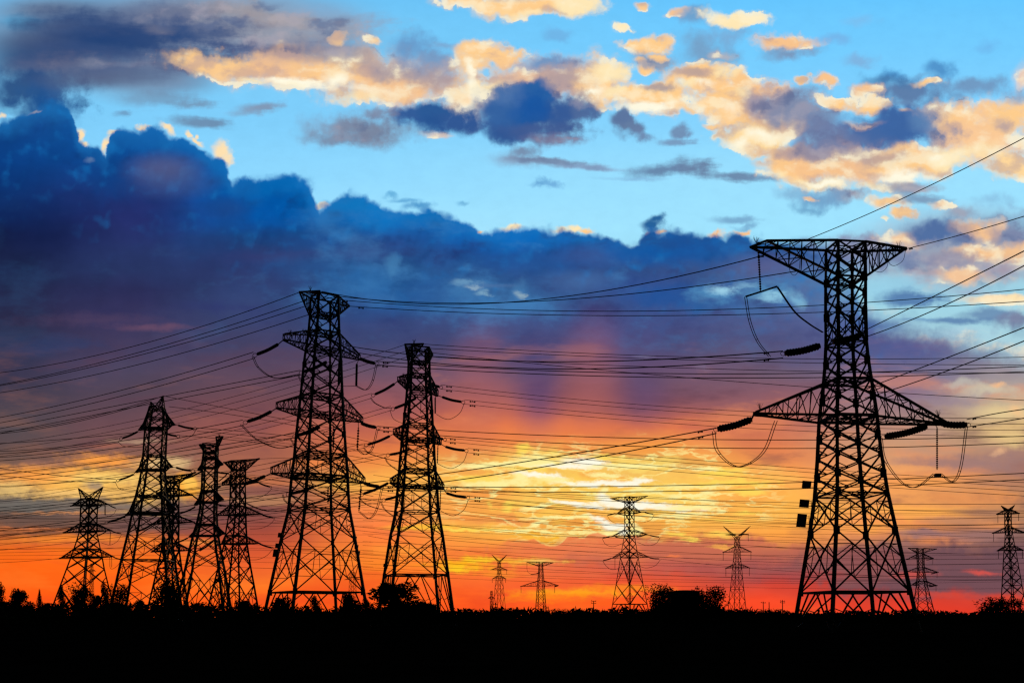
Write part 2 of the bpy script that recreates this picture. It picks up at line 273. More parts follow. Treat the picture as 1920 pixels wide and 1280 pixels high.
# --- bright linings along the top of the great dark bank (the bank itself covers their lower part)
paint([
('b',62,210,15.6,5.76,(255,226,178),1,.6),('b',6,222,10.9,7.2,(255,226,178),1,.6),('b',146,252,10.9,17.3,(255,226,178),1,.6,12),('b',158,268,12.5,7.2,(255,226,178),1,.6),('b',208,272,7.8,18.7,(255,226,178),1,.6,15),('b',222,246,12.5,5.76,(255,226,178),1,.6),('b',262,235,10.9,5.04,(255,226,178),1,.6),('b',312,240,21.8,6.48,(255,226,178),1,.6,12),('b',370,262,17.2,5.76,(255,226,178),1,.6,30),('b',412,282,25,15.8,(255,226,178),1,.6,25),('b',355,246,6.24,6.48,(255,226,178),.95,.6),('b',371,252,5.46,5.76,(255,226,178),.95,.6),('b',422,300,12.5,13,(255,226,178),.9,.6),
('b',600,384,14,6,PALE,1,.6),('b',617,383,14,7,PALE,1,.6),('b',960,426,20,7,PALE,1,.6),('b',900,427,10,4,GOLD,1,.6),('b',1048,427,16,6,PALE,1,.6),('b',1080,428,26,7,PALE,1,.6),('b',1100,432,14,6,GOLD,1,.6),('b',1222,438,8,6,GOLD,1,.6),('b',1245,433,10,5,GOLD,1,.6),('b',1345,437,20,6,GOLD2,1,.6),('b',1385,433,14,5,GOLD2,1,.6),('b',1232,412,18,10,(40,100,155),1,.6),('b',1228,424,24,12,(40,98,155),1,.6),
])
# --- the great bank: colours by bearing and height
XS = [0, 240, 480, 720, 960, 1200, 1440, 1680, 1920]
DECK = [
[(190,(24,66,126)),(300,(10,60,126)),(400,(15,42,98)),(450,(21,27,61)),(500,(27,38,74)),(560,(36,40,73)),(610,(42,39,67)),(650,(46,53,83)),(700,(56,53,77)),(750,(66,62,78)),(800,(84,74,80)),(850,(96,76,76)),(900,(150,110,80)),(950,(92,86,80)),(985,(98,76,72)),(1015,(240,112,32)),(1060,(255,98,20)),(1110,(255,92,20)),(1150,(255,80,16))],
[(190,(18,90,160)),(250,(14,84,158)),(300,(14,70,140)),(400,(36,46,106)),(500,(39,53,98)),(550,(42,43,83)),(600,(55,53,91)),(650,(68,60,91)),(700,(77,68,93)),(740,(83,68,84)),(800,(108,75,82)),(860,(140,95,80)),(910,(226,176,100)),(950,(116,100,92)),(990,(118,80,74)),(1020,(250,126,40)),(1060,(255,112,26)),(1110,(255,96,22)),(1150,(255,82,18))],
[(300,(0,90,165)),(400,(2,82,162)),(450,(25,68,125)),(500,(43,56,105)),(550,(49,67,115)),(600,(57,67,109)),(650,(70,66,99)),(700,(96,73,92)),(750,(112,74,82)),(800,(150,86,80)),(850,(160,95,76)),(900,(150,90,76)),(950,(126,80,76)),(1000,(165,76,60)),(1050,(235,92,46)),(1090,(255,125,40)),(1120,(255,100,28)),(1150,(255,84,20))],
[(380,(0,112,186)),(420,(0,105,182)),(450,(42,72,134)),(500,(36,83,136)),(550,(32,79,139)),(600,(53,71,122)),(650,(63,70,113)),(700,(105,82,103)),(750,(150,86,90)),(800,(190,100,80)),(850,(235,126,66)),(900,(255,178,80)),(950,(245,132,70)),(1000,(255,126,60)),(1050,(255,140,46)),(1090,(255,116,36)),(1150,(255,80,24))],
[(420,(0,100,182)),(440,(2,96,180)),(470,(27,80,148)),(520,(45,80,136)),(560,(52,103,156)),(600,(63,81,132)),(650,(71,71,114)),(700,(102,82,109)),(760,(180,96,86)),(800,(238,124,66)),(850,(255,152,66)),(900,(255,205,96)),(950,(255,190,80)),(1000,(255,186,70)),(1040,(246,120,60)),(1080,(248,104,52)),(1110,(255,102,38)),(1150,(255,80,26))],
[(430,(8,94,174)),(450,(10,90,170)),(500,(45,76,132)),(560,(54,79,136)),(600,(66,79,132)),(650,(75,73,118)),(700,(102,79,103)),(750,(132,80,95)),(800,(214,110,76)),(850,(255,164,70)),(900,(255,214,110)),(950,(255,200,86)),(1000,(255,168,70)),(1035,(205,105,80)),(1070,(206,88,68)),(1100,(252,92,44)),(1150,(255,80,28))],
[(430,(30,90,160)),(450,(30,90,160)),(500,(74,90,133)),(560,(67,102,156)),(600,(77,89,137)),(650,(77,80,123)),(700,(110,90,111)),(750,(140,90,100)),(800,(198,110,86)),(850,(232,132,80)),(900,(255,166,80)),(950,(255,185,80)),(1000,(255,160,70)),(1030,(190,108,82)),(1060,(150,82,80)),(1095,(204,74,60)),(1130,(250,76,40)),(1150,(252,68,32))],
[(460,(90,110,160)),(550,(110,140,180)),(600,(90,108,160)),(650,(90,94,140)),(700,(120,108,138)),(750,(150,120,130)),(800,(172,136,124)),(850,(212,156,114)),(900,(228,152,100)),(950,(250,166,86)),(1000,(238,148,86)),(1035,(150,100,92)),(1080,(112,70,80)),(1112,(176,66,60)),(1140,(242,62,38))],
[(560,(140,150,170)),(600,(124,140,165)),(650,(110,130,165)),(700,(150,140,150)),(750,(196,178,152)),(800,(226,188,128)),(850,(156,114,110)),(900,(168,118,96)),(950,(204,142,92)),(1000,(134,98,90)),(1050,(122,82,86)),(1090,(144,72,76)),(1120,(200,62,52)),(1150,(236,60,38))],
]
c5 = noise(Q, 130, 4, 0.55, stretch=(2.2, 0.8), off=9)[1]
PD = warp(warp(Q, c5, (60, 22)), c3, (22, 5))
sepD = nd('ShaderNodeSeparateXYZ'); put(sepD.inputs[0], PD); DX, DY = sepD.outputs[0], sepD.outputs[1]
dcol = ramp(DY, DECK[0], 180, 1160)
for i in range(1, 9):
    dcol = mix(mrange(DX, XS[i-1], XS[i]), dcol, ramp(DY, DECK[i], 180, 1160))
EDGE = [(-60,232),(0,228),(45,214),(70,196),(125,192),(134,215),(143,255),(160,268),(185,275),(203,288),(207,262),(216,244),(230,236),(262,236),(300,242),(332,256),(362,266),(392,286),(416,302),(426,318),(430,336),(455,332),(482,341),(500,331),(522,325),(545,326),(570,340),(588,362),(598,386),(616,386),(640,366),(654,359),(690,370),(712,390),(760,396),(800,393),(842,400),(880,415),(902,428),(940,431),(980,429),(1040,427),(1090,431),(1112,441),(1160,446),(1190,453),(1206,437),(1228,424),(1250,435),(1290,436),(1340,441),(1400,441),(1460,447),(1500,450),(1550,462),(1590,500),(1615,560),(1636,590),(1650,598),(1700,612),(1740,621),(1790,632),(1850,645),(1920,664),(1980,680)]
PE = warp(warp(Q, c1, (12, 10)), c2, (7, 6))
sepE = nd('ShaderNodeSeparateXYZ'); put(sepE.inputs[0], PE)
EC = fcurve(sepE.outputs[0], EDGE)
edist = mth('SUBTRACT', sepE.outputs[1], EC)
ed2 = mth('MULTIPLY_ADD', vb, -40.0, mth('ADD', edist, 15.0))
br = mrange(SX, 1440, 1560)
ed2 = mth('MULTIPLY_ADD', mth('MULTIPLY', br, FB), 46.0, ed2)
deckA = mrange(ed2, mth('MULTIPLY_ADD', br, -22.0, -3.0), mth('MULTIPLY_ADD', br, 26.0, 13.0))
# inside the bank: cool crisp rim under the top edge, slow billows below
bil = mth('ADD', mth('MULTIPLY', mth('SUBTRACT', vb, 0.5), 0.20), mth('MULTIPLY', mth('SUBTRACT', n1, 0.5), 0.5))
hi = mrange(SY, 420, 820, 1.0, 0.25)
dcol = dim(dcol, mth('MULTIPLY', mth('MULTIPLY', bil, hi), 0.9))
rd2 = mth('SUBTRACT', rb1, rb2)
top = mth('MULTIPLY', mrange(ed2, 260.0, 30.0), mrange(SX, 1900, 1500))
dcol = mix(mth('MULTIPLY', top, mrange(rd2, 0.02, 0.25, 0.0, 0.6)), dcol, lin((22,118,192)))
dcol = mix(mth('MULTIPLY', top, mrange(rd2, -0.02, -0.25, 0.0, 0.55)), dcol, lin((14,46,104)))
dcol = mix(mth('MULTIPLY', mrange(ed2, 55.0, 5.0), mrange(SX, 1700, 1450, 0.0, 0.5)), dcol, lin((30,120,192)))
state['col'] = mix(deckA, state['col'], dcol)
LOW = [
# breaks and lighter folds in the bank
('r',300,318,80,34,(98,98,132),.55,.9),('r',320,345,100,34,(70,84,132),.5,.9),('b',205,330,60,50,(12,66,134),.45,.9),('r',70,430,140,60,(16,30,74),.6,.9),('b',165,303,12,6,(110,135,170),.5,.9),
('b',262,262,46,22,(20,96,168),.6,.9),('b',520,350,60,24,(0,100,176),.6,.9),('b',450,350,36,16,(18,90,160),.5,.9),('b',660,385,50,16,(10,118,190),.5,.9),('r',430,395,60,30,(30,66,128),.6,.9),
('s',520,480,130,20,(60,62,112),.45,.9),('s',600,500,140,30,(40,88,150),.45,.9),('s',620,565,120,20,(60,92,146),.5,.9),('s',180,600,160,14,(84,66,96),.5,.9),('s',290,614,90,9,(120,82,104),.55,.9),('s',90,650,120,22,(44,66,112),.4,.9),('s',420,575,110,20,(46,52,108),.5,.9),
('b',690,470,70,26,(52,70,128),.5,.9),('b',690,535,90,34,(44,106,168),.5,.9),('r',780,560,120,34,(40,96,160),.45,.9),('b',745,495,16,20,(70,130,180),.6,.9),
('h',872,530,30,10,(130,176,204),.8,1),('h',888,538,20,6,(200,220,216),.8,1),('h',907,548,18,8,(150,190,206),.8,1),('b',880,545,60,26,(66,122,175),.5,.9),('h',972,552,12,10,(170,190,190),.8,1),('b',975,545,22,20,(74,130,180),.5,.9),
('b',1000,490,110,26,(34,84,152),.5,.9),('r',1110,480,90,26,(64,88,146),.5,.9),('r',1080,530,80,26,(76,116,172),.5,.9),('b',1180,470,60,24,(16,84,160),.6,.9),('b',1290,470,110,34,(20,86,160),.6,.9),('r',1210,545,110,30,(52,82,150),.5,.9),('b',1260,560,80,30,(24,84,156),.6,.9),('b',1335,575,70,18,(42,104,168),.5,.9),
('h',1335,552,64,20,(86,150,196),.85,1),('h',1352,544,40,13,(160,212,234),.9,.9),('h',1435,548,70,24,(84,144,190),.8,1),('h',1450,556,36,14,(150,206,230),.85,.9),('h',1400,535,30,8,(130,180,210),.6,1),('r',1440,500,90,30,(92,96,146),.6,.9),('b',1490,560,30,14,(140,200,225),.6,.8),('b',1400,580,60,16,(70,110,165),.6,.9),
('b',1590,520,30,40,(130,190,222),.6,.8),('r',1700,650,120,26,(84,92,146),.7,.9),('s',1640,610,90,14,(58,92,156),.6,.8),
('h',1205,670,26,6,(128,124,158),.6,1),('h',1320,690,20,5,(130,122,150),.5,1),('s',930,535,60,8,(90,120,165),.4,.9),
# beams rising from the hidden sun
('r',1000,850,240,110,(222,118,82),.5,.95,0,.2),('r',905,780,84,170,(190,104,92),.5,.95,-3,.2),('r',925,690,80,110,(140,88,108),.28,.98,-4,.2),('r',1018,740,62,140,(84,68,116),.62,.95,-1,.2),('r',1112,790,78,190,(206,112,90),.42,.98,2,.15),('r',1114,690,76,130,(146,90,108),.34,.98,3,.15),('r',1204,720,64,110,(94,76,118),.5,.95,4,.2),
('r',1050,830,260,50,(248,136,66),.6,.9,0,.3),('r',1300,690,120,30,(112,84,116),.5,.9),('r',800,700,90,26,(128,84,104),.5,.9),
# glow
('r',1115,922,400,104,(255,207,90),.95,.9),('r',1040,1003,90,24,(255,196,44),.85,.9),('r',1360,950,260,70,(255,186,82),.6,.9),('r',900,950,120,50,(250,150,72),.55,.9),
('s',1230,940,190,26,(255,182,62),.5,.9),('s',1010,925,130,20,(250,172,84),.4,.9),('s',1190,885,150,20,(252,190,100),.4,.9),('s',1390,930,120,22,(250,170,84),.5,.9),
# lower left break
('h',150,905,165,44,(255,192,86),1,.85),('h',175,898,120,16,(255,214,122),.8,.9),('h',120,925,120,12,(250,200,120),.8,.9),('h',60,890,110,28,(255,160,72),.9,.85),('h',190,864,100,18,(255,162,72),.95,.8),('h',20,918,70,24,(240,200,122),.75,.9),('h',262,928,90,24,(248,190,100),.8,.85),('s',85,868,70,10,(160,110,92),.7,.8),('s',270,827,90,6,(206,170,136),.5,1),
('b',352,912,34,27,(255,172,62),1,.8),('b',360,904,16,12,(255,200,90),.9,.7),('s',385,935,40,8,(230,130,70),.6,.8),('s',70,948,130,17,(112,106,100),.9,.6),('s',170,948,110,11,(128,112,102),.8,.7),('b',178,915,20,10,(150,130,112),.8,.8),('b',345,862,40,18,(150,110,96),.8,.8),('s',305,866,80,12,(240,200,136),.75,.95),('s',250,962,120,4,(230,180,120),.5,.95),
('h',60,975,170,18,(104,80,72),.75,.9),('h',120,962,110,4,(232,150,90),.6,.9),('h',60,992,120,5,(236,130,70),.6,.9),('s',250,990,120,14,(112,82,78),.7,.8),('s',130,1012,190,11,(255,140,46),.8,.8),('s',275,1015,60,18,(255,128,42),.8,.8),('s',330,1030,60,8,(200,90,66),.6,.8),('s',380,1020,60,6,(250,150,70),.7,.8),('s',490,900,90,12,(225,130,76),.5,1),('s',590,870,60,9,(250,140,70),.6,.9),('s',480,938,90,12,(210,150,100),.5,1),('s',640,905,80,20,(255,190,84),.6,.9),('s',200,838,60,5,(190,110,84),.4,1),('s',330,1000,70,8,(150,80,72),.6,.8),
# right side
('b',1850,735,62,15,(214,204,176),.75,.9),('b',1800,718,40,10,(196,190,178),.7,.9),('s',1880,772,70,16,(232,206,150),.75,.9),('s',1895,818,60,22,(240,206,138),.75,.9),('b',1870,725,16,8,(246,190,140),.9,.7),('b',1780,745,90,16,(152,132,146),.7,.8),('s',1700,735,90,16,(134,112,136),.6,.9),('b',1905,772,20,12,(246,196,140),.8,.7),('b',1868,845,14,8,(246,190,140),.6,.8),
('s',1810,868,140,18,(158,122,118),.85,.7),('s',1740,845,80,12,(196,148,122),.6,.8),('s',1700,905,200,26,(252,164,84),.7,.8),('s',1860,905,80,16,(176,124,98),.7,.8),('s',1800,935,100,18,(236,150,86),.8,.8),('s',1730,960,130,16,(255,176,84),.8,.8),('s',1850,960,80,10,(176,124,98),.85,.7),('s',1790,978,80,9,(196,136,100),.8,.7),('s',1870,985,60,12,(236,150,90),.7,.8),('s',1735,998,66,9,(152,112,112),.9,.6),('s',1640,990,80,16,(255,170,76),.7,.8),('s',1700,880,90,6,(250,170,100),.6,.8),('s',1770,1010,60,9,(236,140,80),.8,.7),('s',1840,1003,90,16,(158,114,108),.8,.7),
('b',1780,1068,270,46,(112,78,86),.92,.35),('b',1560,1058,170,34,(148,86,84),.85,.5),('b',1690,1026,40,8,(160,110,100),.8,.7),('s',1850,1072,46,6,(226,84,72),.8,.7),('s',1700,1075,40,7,(220,84,70),.6,.8),('s',1500,1080,120,12,(180,72,70),.6,.8),('s',1870,1124,120,12,(226,66,46),.6,.9),('s',1740,1114,140,8,(226,72,52),.6,.9),
# cloud below the sun
('b',1250,1036,250,30,(202,108,82),.9,.4),('b',1120,1020,90,18,(222,120,84),.9,.5),('b',1000,1030,70,12,(240,126,72),.8,.6),('s',1180,1068,200,20,(212,96,74),.7,.9),('s',1330,1062,140,20,(176,84,80),.7,.8),('s',1030,1075,120,16,(242,108,62),.6,.9),('s',1100,1096,260,10,(240,92,54),.5,.9),
('h',872,1058,90,18,(255,180,24),.85,.9),('h',905,1050,50,9,(255,206,46),.9,.8),('h',992,1051,80,9,(255,196,50),.95,.8),('h',1012,1052,44,5,(255,232,120),.9,.8),('h',860,1066,50,8,(255,206,40),.8,.8),('s',940,1075,50,9,(255,150,44),.8,.8),('h',1080,1110,150,10,(255,166,30),.9,.9),('h',1030,1119,110,10,(255,140,24),.7,.9),('s',1200,1104,120,9,(255,140,34),.8,.7),('s',1150,1130,120,9,(255,96,26),.6,.8),('s',760,1030,80,12,(255,160,60),.5,.8),('s',860,1020,90,10,(255,150,66),.5,.8),
('s',800,990,90,8,(255,196,60),.8,.7),('s',870,968,70,9,(250,140,70),.6,.8),
('b',960,975,110,14,(238,140,78),.75,.7),('b',1075,990,90,14,(244,166,70),.85,.6),('b',900,925,60,12,(246,150,76),.6,.8),('b',1030,955,70,8,(246,150,78),.7,.7),
]
mm = mth('MULTIPLY', deckA, mth('MULTIPLY', mrange(SY, 330, 480), mrange(SY, 720, 560)))
mm = mth('MULTIPLY', mm, mrange(SX, 250, 800, 0.12, 1.0))
state['col'] = mix(mth('MULTIPLY', mm, mrange(mo, 0.5, 0.72, 0.0, 0.75)), state['col'], lin((66,128,186)))
state['col'] = mix(mth('MULTIPLY', mm, mrange(mo, 0.5, 0.3, 0.0, 0.6)), state['col'], lin((40,44,100)))
m2 = mth('MULTIPLY', deckA, mth('MULTIPLY', mrange(SY, 600, 720), mrange(SY, 1060, 960)))
state['col'] = mix(mth('MULTIPLY', mth('MULTIPLY', m2, mrange(SX, 300, 900, 0.25, 1.0)), mrange(mo2, 0.52, 0.72, 0.0, 0.35)), state['col'], lin((250,150,90)))
state['col'] = mix(mth('MULTIPLY', m2, mrange(mo2, 0.48, 0.3, 0.0, 0.45)), state['col'], lin((96,62,78)))
m3 = mrange(SY, 1000, 1060)
state['col'] = mix(mth('MULTIPLY', m3, mrange(mo2, 0.52, 0.74, 0.0, 0.28)), state['col'], lin((255,136,46)))
state['col'] = mix(mth('MULTIPLY', m3, mrange(mo2, 0.5, 0.32, 0.0, 0.35)), state['col'], lin((226,58,36)))
paint(LOW)
BR = (255,240,158); YL = (255,216,92)
HOT = [
('h',990,868,130,22,(255,212,96),.7,.9),('h',1110,870,130,20,(255,216,104),.7,.9),('h',920,902,110,18,(255,206,88),.7,.9),('h',1080,900,150,16,(255,210,92),.6,.9),('h',1330,895,140,22,(255,200,92),.7,.9),('h',1200,948,170,22,(255,214,104),.7,.9),('h',1050,960,120,18,(255,196,80),.6,.9),
('h',981,838,16.2,13.9,YL,.95,0.73),('h',974,850,9.72,11.3,YL,.9,0.73),('h',1030,845,12.96,5.28,YL,.6,0.8),
('h',925,872,99.36,6.99,BR,1,0.63,-3),('h',992,862,43.2,13,BR,1,0.73),('h',1020,870,86.4,8.71,BR,1,0.63),('h',1098,864,51.84,13,WHT,1,0.63),('h',1085,874,97.2,6.99,WHT,1,0.63),('h',1180,873,108,6.14,BR,1,0.63,-1),('h',1130,856,43.2,5.28,YL,.9,0.73),
('h',925,905,95.04,11.3,BR,1,0.63,-2),('h',900,898,64.8,7.85,YL,.9,0.73),('h',975,894,14.04,14.7,BR,1,0.63),('h',1010,889,64.8,6.14,WHT,1,0.63,6),('h',1060,902,64.8,7.85,BR,1,0.63,8),('h',1110,905,77.76,6.99,WHT,1,0.63),('h',1185,904,49.68,7.85,WHT,1,0.63,-4),('h',1135,890,38.88,5.28,BR,1,0.63),('h',1000,880,75.6,5.28,YL,.8,0.73),
('h',1042,915,9.72,7.85,BR,1,0.63),('h',1020,913,10.8,5.28,BR,.8,0.73),
('h',1320,879,56.16,6.14,BR,1,0.63,8),('h',1352,890,54,7.85,YL,1,0.63),('h',1300,912,90.72,5.28,BR,1,0.63),('h',1345,905,86.4,6.99,YL,.95,0.73,-6),('h',1405,906,54,8.71,YL,.9,0.73),('h',1405,922,43.2,8.71,YL,.95,0.73),('h',1290,928,54,5.28,BR,.95,0.63,-8),('h',1370,880,43.2,5.28,YL,.8,0.73),('h',1440,880,54,7.85,(255,190,100),.7,0.8),
('h',1130,936,18.36,18.1,WHT,1,0.63),('h',1134,919,10.8,7.85,BR,1,0.63),('h',1160,946,71.28,8.71,WHT,1,0.63),('h',1235,951,99.36,8.71,WHT,1,0.63,2),('h',1300,951,75.6,6.14,BR,1,0.63,-3),('h',1320,938,38.88,6.99,BR,.9,0.73),('h',1180,922,60.48,4.42,BR,1,0.63,-10),('h',1222,920,43.2,4.42,BR,1,0.63,12),('h',1215,944,17.28,9.57,WHT,1,0.63),
('h',1010,949,49.68,5.28,BR,1,0.63,-12),('h',1072,942,49.68,6.14,WHT,1,0.63,4),('h',1100,950,43.2,5.28,WHT,1,0.63,4),('h',958,955,17.28,11.3,YL,.95,0.73),('h',955,945,9.72,6.99,YL,.95,0.73),('h',928,945,7.56,13,YL,.7,0.8),
('h',1060,970,82.08,4.08,BR,1,0.63,-3),('h',1010,982,28.08,5.28,BR,1,0.63,-22),('h',1135,976,36.72,6.99,WHT,1,0.63,18),('h',1155,986,28.08,9.57,WHT,1,0.63),('h',1190,994,17.28,9.57,BR,1,0.73),('h',1160,998,54,6.14,BR,.95,0.73),('h',1168,998,12.96,7.85,WHT,1,0.73),
('h',980,996,162,4.08,(255,238,150),1,0.63,1),('h',880,994,86.4,5.28,(255,214,80),.9,0.73),('h',1125,999,34.56,5.28,BR,1,0.63),('h',1150,983,38.88,4.42,WHT,1,0.63),
('h',1280,967,64.8,4.42,BR,.95,0.63,-4),('h',1352,958,11.88,4.42,BR,.95,0.63),('h',1290,970,43.2,4.42,BR,.9,0.73),('h',1395,962,32.4,4.42,YL,.9,0.73),('h',1360,975,43.2,3.56,YL,.7,0.73),
('h',1275,1003,38.88,5.28,YL,.95,0.73,12),('h',1290,1012,25.92,4.42,YL,.9,0.73),('h',1350,1002,47.52,7.85,(255,210,90),.9,0.73),('h',1350,1024,38.88,5.28,(255,180,80),.8,0.73),('h',1260,1044,28.08,4.42,(255,130,70),.7,0.8),
]
# bright broken edges of the cloud sheet round the hidden sun
ve = vm('LENGTH', affine(Q, (1135, 920), (390, 104)))
vmask = mrange(mth('MULTIPLY_ADD', FS, 0.5, ve), 1.05, 0.55)
state['col'] = mix(mth('MULTIPLY', vmask, mrange(nv2, 0.5, 0.36, 0.0, 0.6)), state['col'], lin((246,152,68)))
state['col'] = mix(mth('MULTIPLY', vmask, mrange(nv2, 0.52, 0.68, 0.0, 0.7)), state['col'], lin((255,222,112)))
vd = mth('ABSOLUTE', mth('SUBTRACT', nv1, 0.5))
vein = mth('MULTIPLY', vmask, mrange(vd, 0.034, 0.004))
state['col'] = mix(mth('MULTIPLY', vein, 0.85), state['col'], lin((255,238,150)))
paint(HOT)
# thin glowing rim on the top of the cloud that hides the sun
RIM = [(-60,1100),(940,1060),(952,1022),(975,1012),(1000,1009),(1015,1017),(1036,1023),(1053,1018),(1060,1006),(1068,1002),(1080,1005),(1094,1008),(1104,1000),(1118,997),(1135,1003),(1160,1006),(1185,1010),(1205,1030),(1980,1100)]
PRM = warp(Q, c2, (4, 4)); sr = nd('ShaderNodeSeparateXYZ'); put(sr.inputs[0], PRM)
rc = fcurve(sr.outputs[0], RIM)
rd = mth('ABSOLUTE', mth('SUBTRACT', sr.outputs[1], rc))
rs = mth('SUBTRACT', sr.outputs[1], rc)
rf = mth('MULTIPLY', mth('MULTIPLY', mrange(rs, -1.0, 3.0), mrange(rs, 62.0, 12.0)), mth('MULTIPLY', mrange(SX, 940, 1000, 0.0, 0.8), mrange(SX, 1230, 1180)))
state['col'] = mix(rf, state['col'], lin((238,122,74)))
ra = mth('MULTIPLY', mth('MULTIPLY', mrange(rd, 3.4, 0.2, 0.0, 0.42), mrange(n2, 0.36, 0.6, 0.1, 1.0)), mth('MULTIPLY', mrange(SX, 950, 985), mrange(SX, 1196, 1170)))
state['col'] = mix(ra, state['col'], lin((255,226,140)))
# fine unevenness of cloud everywhere
n6, _ = noise(Q, 26, 7, 0.65, stretch=(1.6, 0.9), off=12)
front = dim(state['col'], mth('MULTIPLY', mth('SUBTRACT', n6, 0.5), -0.11))
# the rest of the sky, behind and overhead: unseen dusk sky, dimmed to keep its light off the ground
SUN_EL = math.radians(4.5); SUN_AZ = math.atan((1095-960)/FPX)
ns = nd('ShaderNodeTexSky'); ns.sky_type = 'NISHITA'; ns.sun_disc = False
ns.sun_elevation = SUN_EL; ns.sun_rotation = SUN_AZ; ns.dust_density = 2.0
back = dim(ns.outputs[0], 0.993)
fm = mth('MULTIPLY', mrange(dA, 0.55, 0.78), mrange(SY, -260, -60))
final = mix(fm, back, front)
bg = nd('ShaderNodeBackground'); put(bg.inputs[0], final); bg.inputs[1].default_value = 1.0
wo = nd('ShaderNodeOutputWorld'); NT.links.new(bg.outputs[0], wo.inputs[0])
W.cycles.sampling_method = 'MANUAL'; W.cycles.sample_map_resolution = 256
sl = bpy.data.lights.new('sun', 'SUN'); sl.energy = 0.5; sl.angle = math.radians(3); sl.color = (1.0, 0.62, 0.32)
so = bpy.data.objects.new('sun', sl); COL.objects.link(so)
so.rotation_euler = (Vector((math.sin(SUN_AZ)*math.cos(SUN_EL), math.cos(SUN_AZ)*math.cos(SUN_EL), math.sin(SUN_EL)))).to_track_quat('Z', 'Y').to_euler()
# ------------------------------------------------------------------ materials
def mat(name, col, rough=0.6, metal=0.0, nscale=3.0, var=0.35):
    m = bpy.data.materials.new(name); m.use_nodes = True; t = m.node_tree
    b = t.nodes['Principled BSDF']; b.inputs['Roughness'].default_value = rough; b.inputs['Metallic'].default_value = metal
    n = t.nodes.new('ShaderNodeTexNoise'); n.inputs['Scale'].default_value = nscale; n.inputs['Detail'].default_value = 5
    c = t.nodes.new('ShaderNodeTexCoord'); t.links.new(c.outputs['Object'], n.inputs['Vector'])
    r = t.nodes.new('ShaderNodeValToRGB')
    r.color_ramp.elements[0].color = (*[v*(1-var) for v in col], 1); r.color_ramp.elements[1].color = (*[v*(1+var) for v in col], 1)
    r.color_ramp.elements[0].position = 0.3; r.color_ramp.elements[1].position = 0.7
    t.links.new(n.outputs[0], r.inputs[0]); t.links.new(r.outputs[0], b.inputs['Base Color'])
    b.inputs['Specular IOR Level'].default_value = 0.25
    return m
M_STEEL = mat('weathered_steel', (0.05, 0.05, 0.052), 0.75, 0.0, 2.0)
M_GLASS = mat('brown_porcelain', (0.03, 0.018, 0.012), 0.6, 0.0, 6.0)
M_WIRE = mat('aluminium_conductor', (0.04, 0.04, 0.042), 0.8, 0.0, 1.0)
M_PLATE = mat('painted_plate', (0.06, 0.07, 0.1), 0.5, 0.0, 5.0)
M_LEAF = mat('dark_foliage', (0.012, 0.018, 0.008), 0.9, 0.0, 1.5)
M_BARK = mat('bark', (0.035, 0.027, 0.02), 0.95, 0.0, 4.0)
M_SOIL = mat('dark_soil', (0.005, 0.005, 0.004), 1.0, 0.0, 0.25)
M_WALL = mat('rendered_wall', (0.05, 0.047, 0.042), 0.9, 0.0, 1.2)
M_ROOF = mat('roof_sheet', (0.03, 0.03, 0.03), 0.9, 0.0, 2.0)
M_WOOD = mat('pole_wood', (0.045, 0.035, 0.026), 0.95, 0.0, 5.0)
for _m in (M_LEAF, M_SOIL, M_BARK): _m.node_tree.nodes['Principled BSDF'].inputs['Specular IOR Level'].default_value = 0.0

# ------------------------------------------------------------------ mesh collecting
class MB:
    def __init__(s): s.v = []; s.f = []
    def bar(s, a, b, w, w2=None):
        a, b = Vector(a), Vector(b); d = b-a
        if d.length < 1e-6: return
        d.normalize(); u = d.cross(Vector((0, 0, 1)))
        if u.length < 1e-3: u = Vector((1, 0, 0))
        u.normalize(); v = d.cross(u); i = len(s.v); h = w/2; k = (w if w2 is None else w2)/2
        for p, r in ((a, h), (b, k)):
            for su, sv in ((-1, -1), (1, -1), (1, 1), (-1, 1)): s.v.append(p+u*(su*r)+v*(sv*r))
        s.f += [(i, i+1, i+2, i+3), (i+7, i+6, i+5, i+4)] + [(i+j, i+4+j, i+4+(j+1) % 4, i+(j+1) % 4) for j in range(4)]
    def box(s, c, ux, uy, uz):
        c = Vector(c); i = len(s.v)
        for sz in (-1, 1):
            for sx, sy in ((-1, -1), (1, -1), (1, 1), (-1, 1)): s.v.append(c+ux*sx+uy*sy+uz*sz)
        s.f += [(i, i+3, i+2, i+1), (i+4, i+5, i+6, i+7)] + [(i+j, i+(j+1) % 4, i+4+(j+1) % 4, i+4+j) for j in range(4)]
    def lathe(s, path, radii, n=8):
        "rings of the given radii along a path"
        m = len(path); base = len(s.v)
        for k, (p, r) in enumerate(zip(path, radii)):
            d = path[min(k+1, m-1)]-path[max(k-1, 0)]; d.normalize()
            u = d.cross(Vector((0, 0, 1)))
            if u.length < 1e-3: u = Vector((1, 0, 0))
            u.normalize(); v = d.cross(u)
            for j in range(n):
                a = 2*math.pi*j/n; s.v.append(p+u*(math.cos(a)*r)+v*(math.sin(a)*r))
        for k in range(m-1):
            for j in range(n):
                a, b = base+k*n+j, base+k*n+(j+1) % n
                s.f.append((a, b, b+n, a+n))
        s.f.append(tuple(base+j for j in range(n-1, -1, -1))); s.f.append(tuple(base+(m-1)*n+j for j in range(n)))
    def build(s, name, m, parent=None, origin=None, smooth=False):
        me = bpy.data.meshes.new(name)
        o3 = Vector(origin) if origin is not None else (parent.matrix_world.translation if parent is not None and False else Vector((0, 0, 0)))
        me.from_pydata([tuple(p-o3) for p in s.v], [], s.f); me.materials.append(m)
        if smooth: me.polygons.foreach_set('use_smooth', [True]*len(me.polygons))
        o = bpy.data.objects.new(name, me); COL.objects.link(o)
        o.location = o3
        return o
ORG = {}
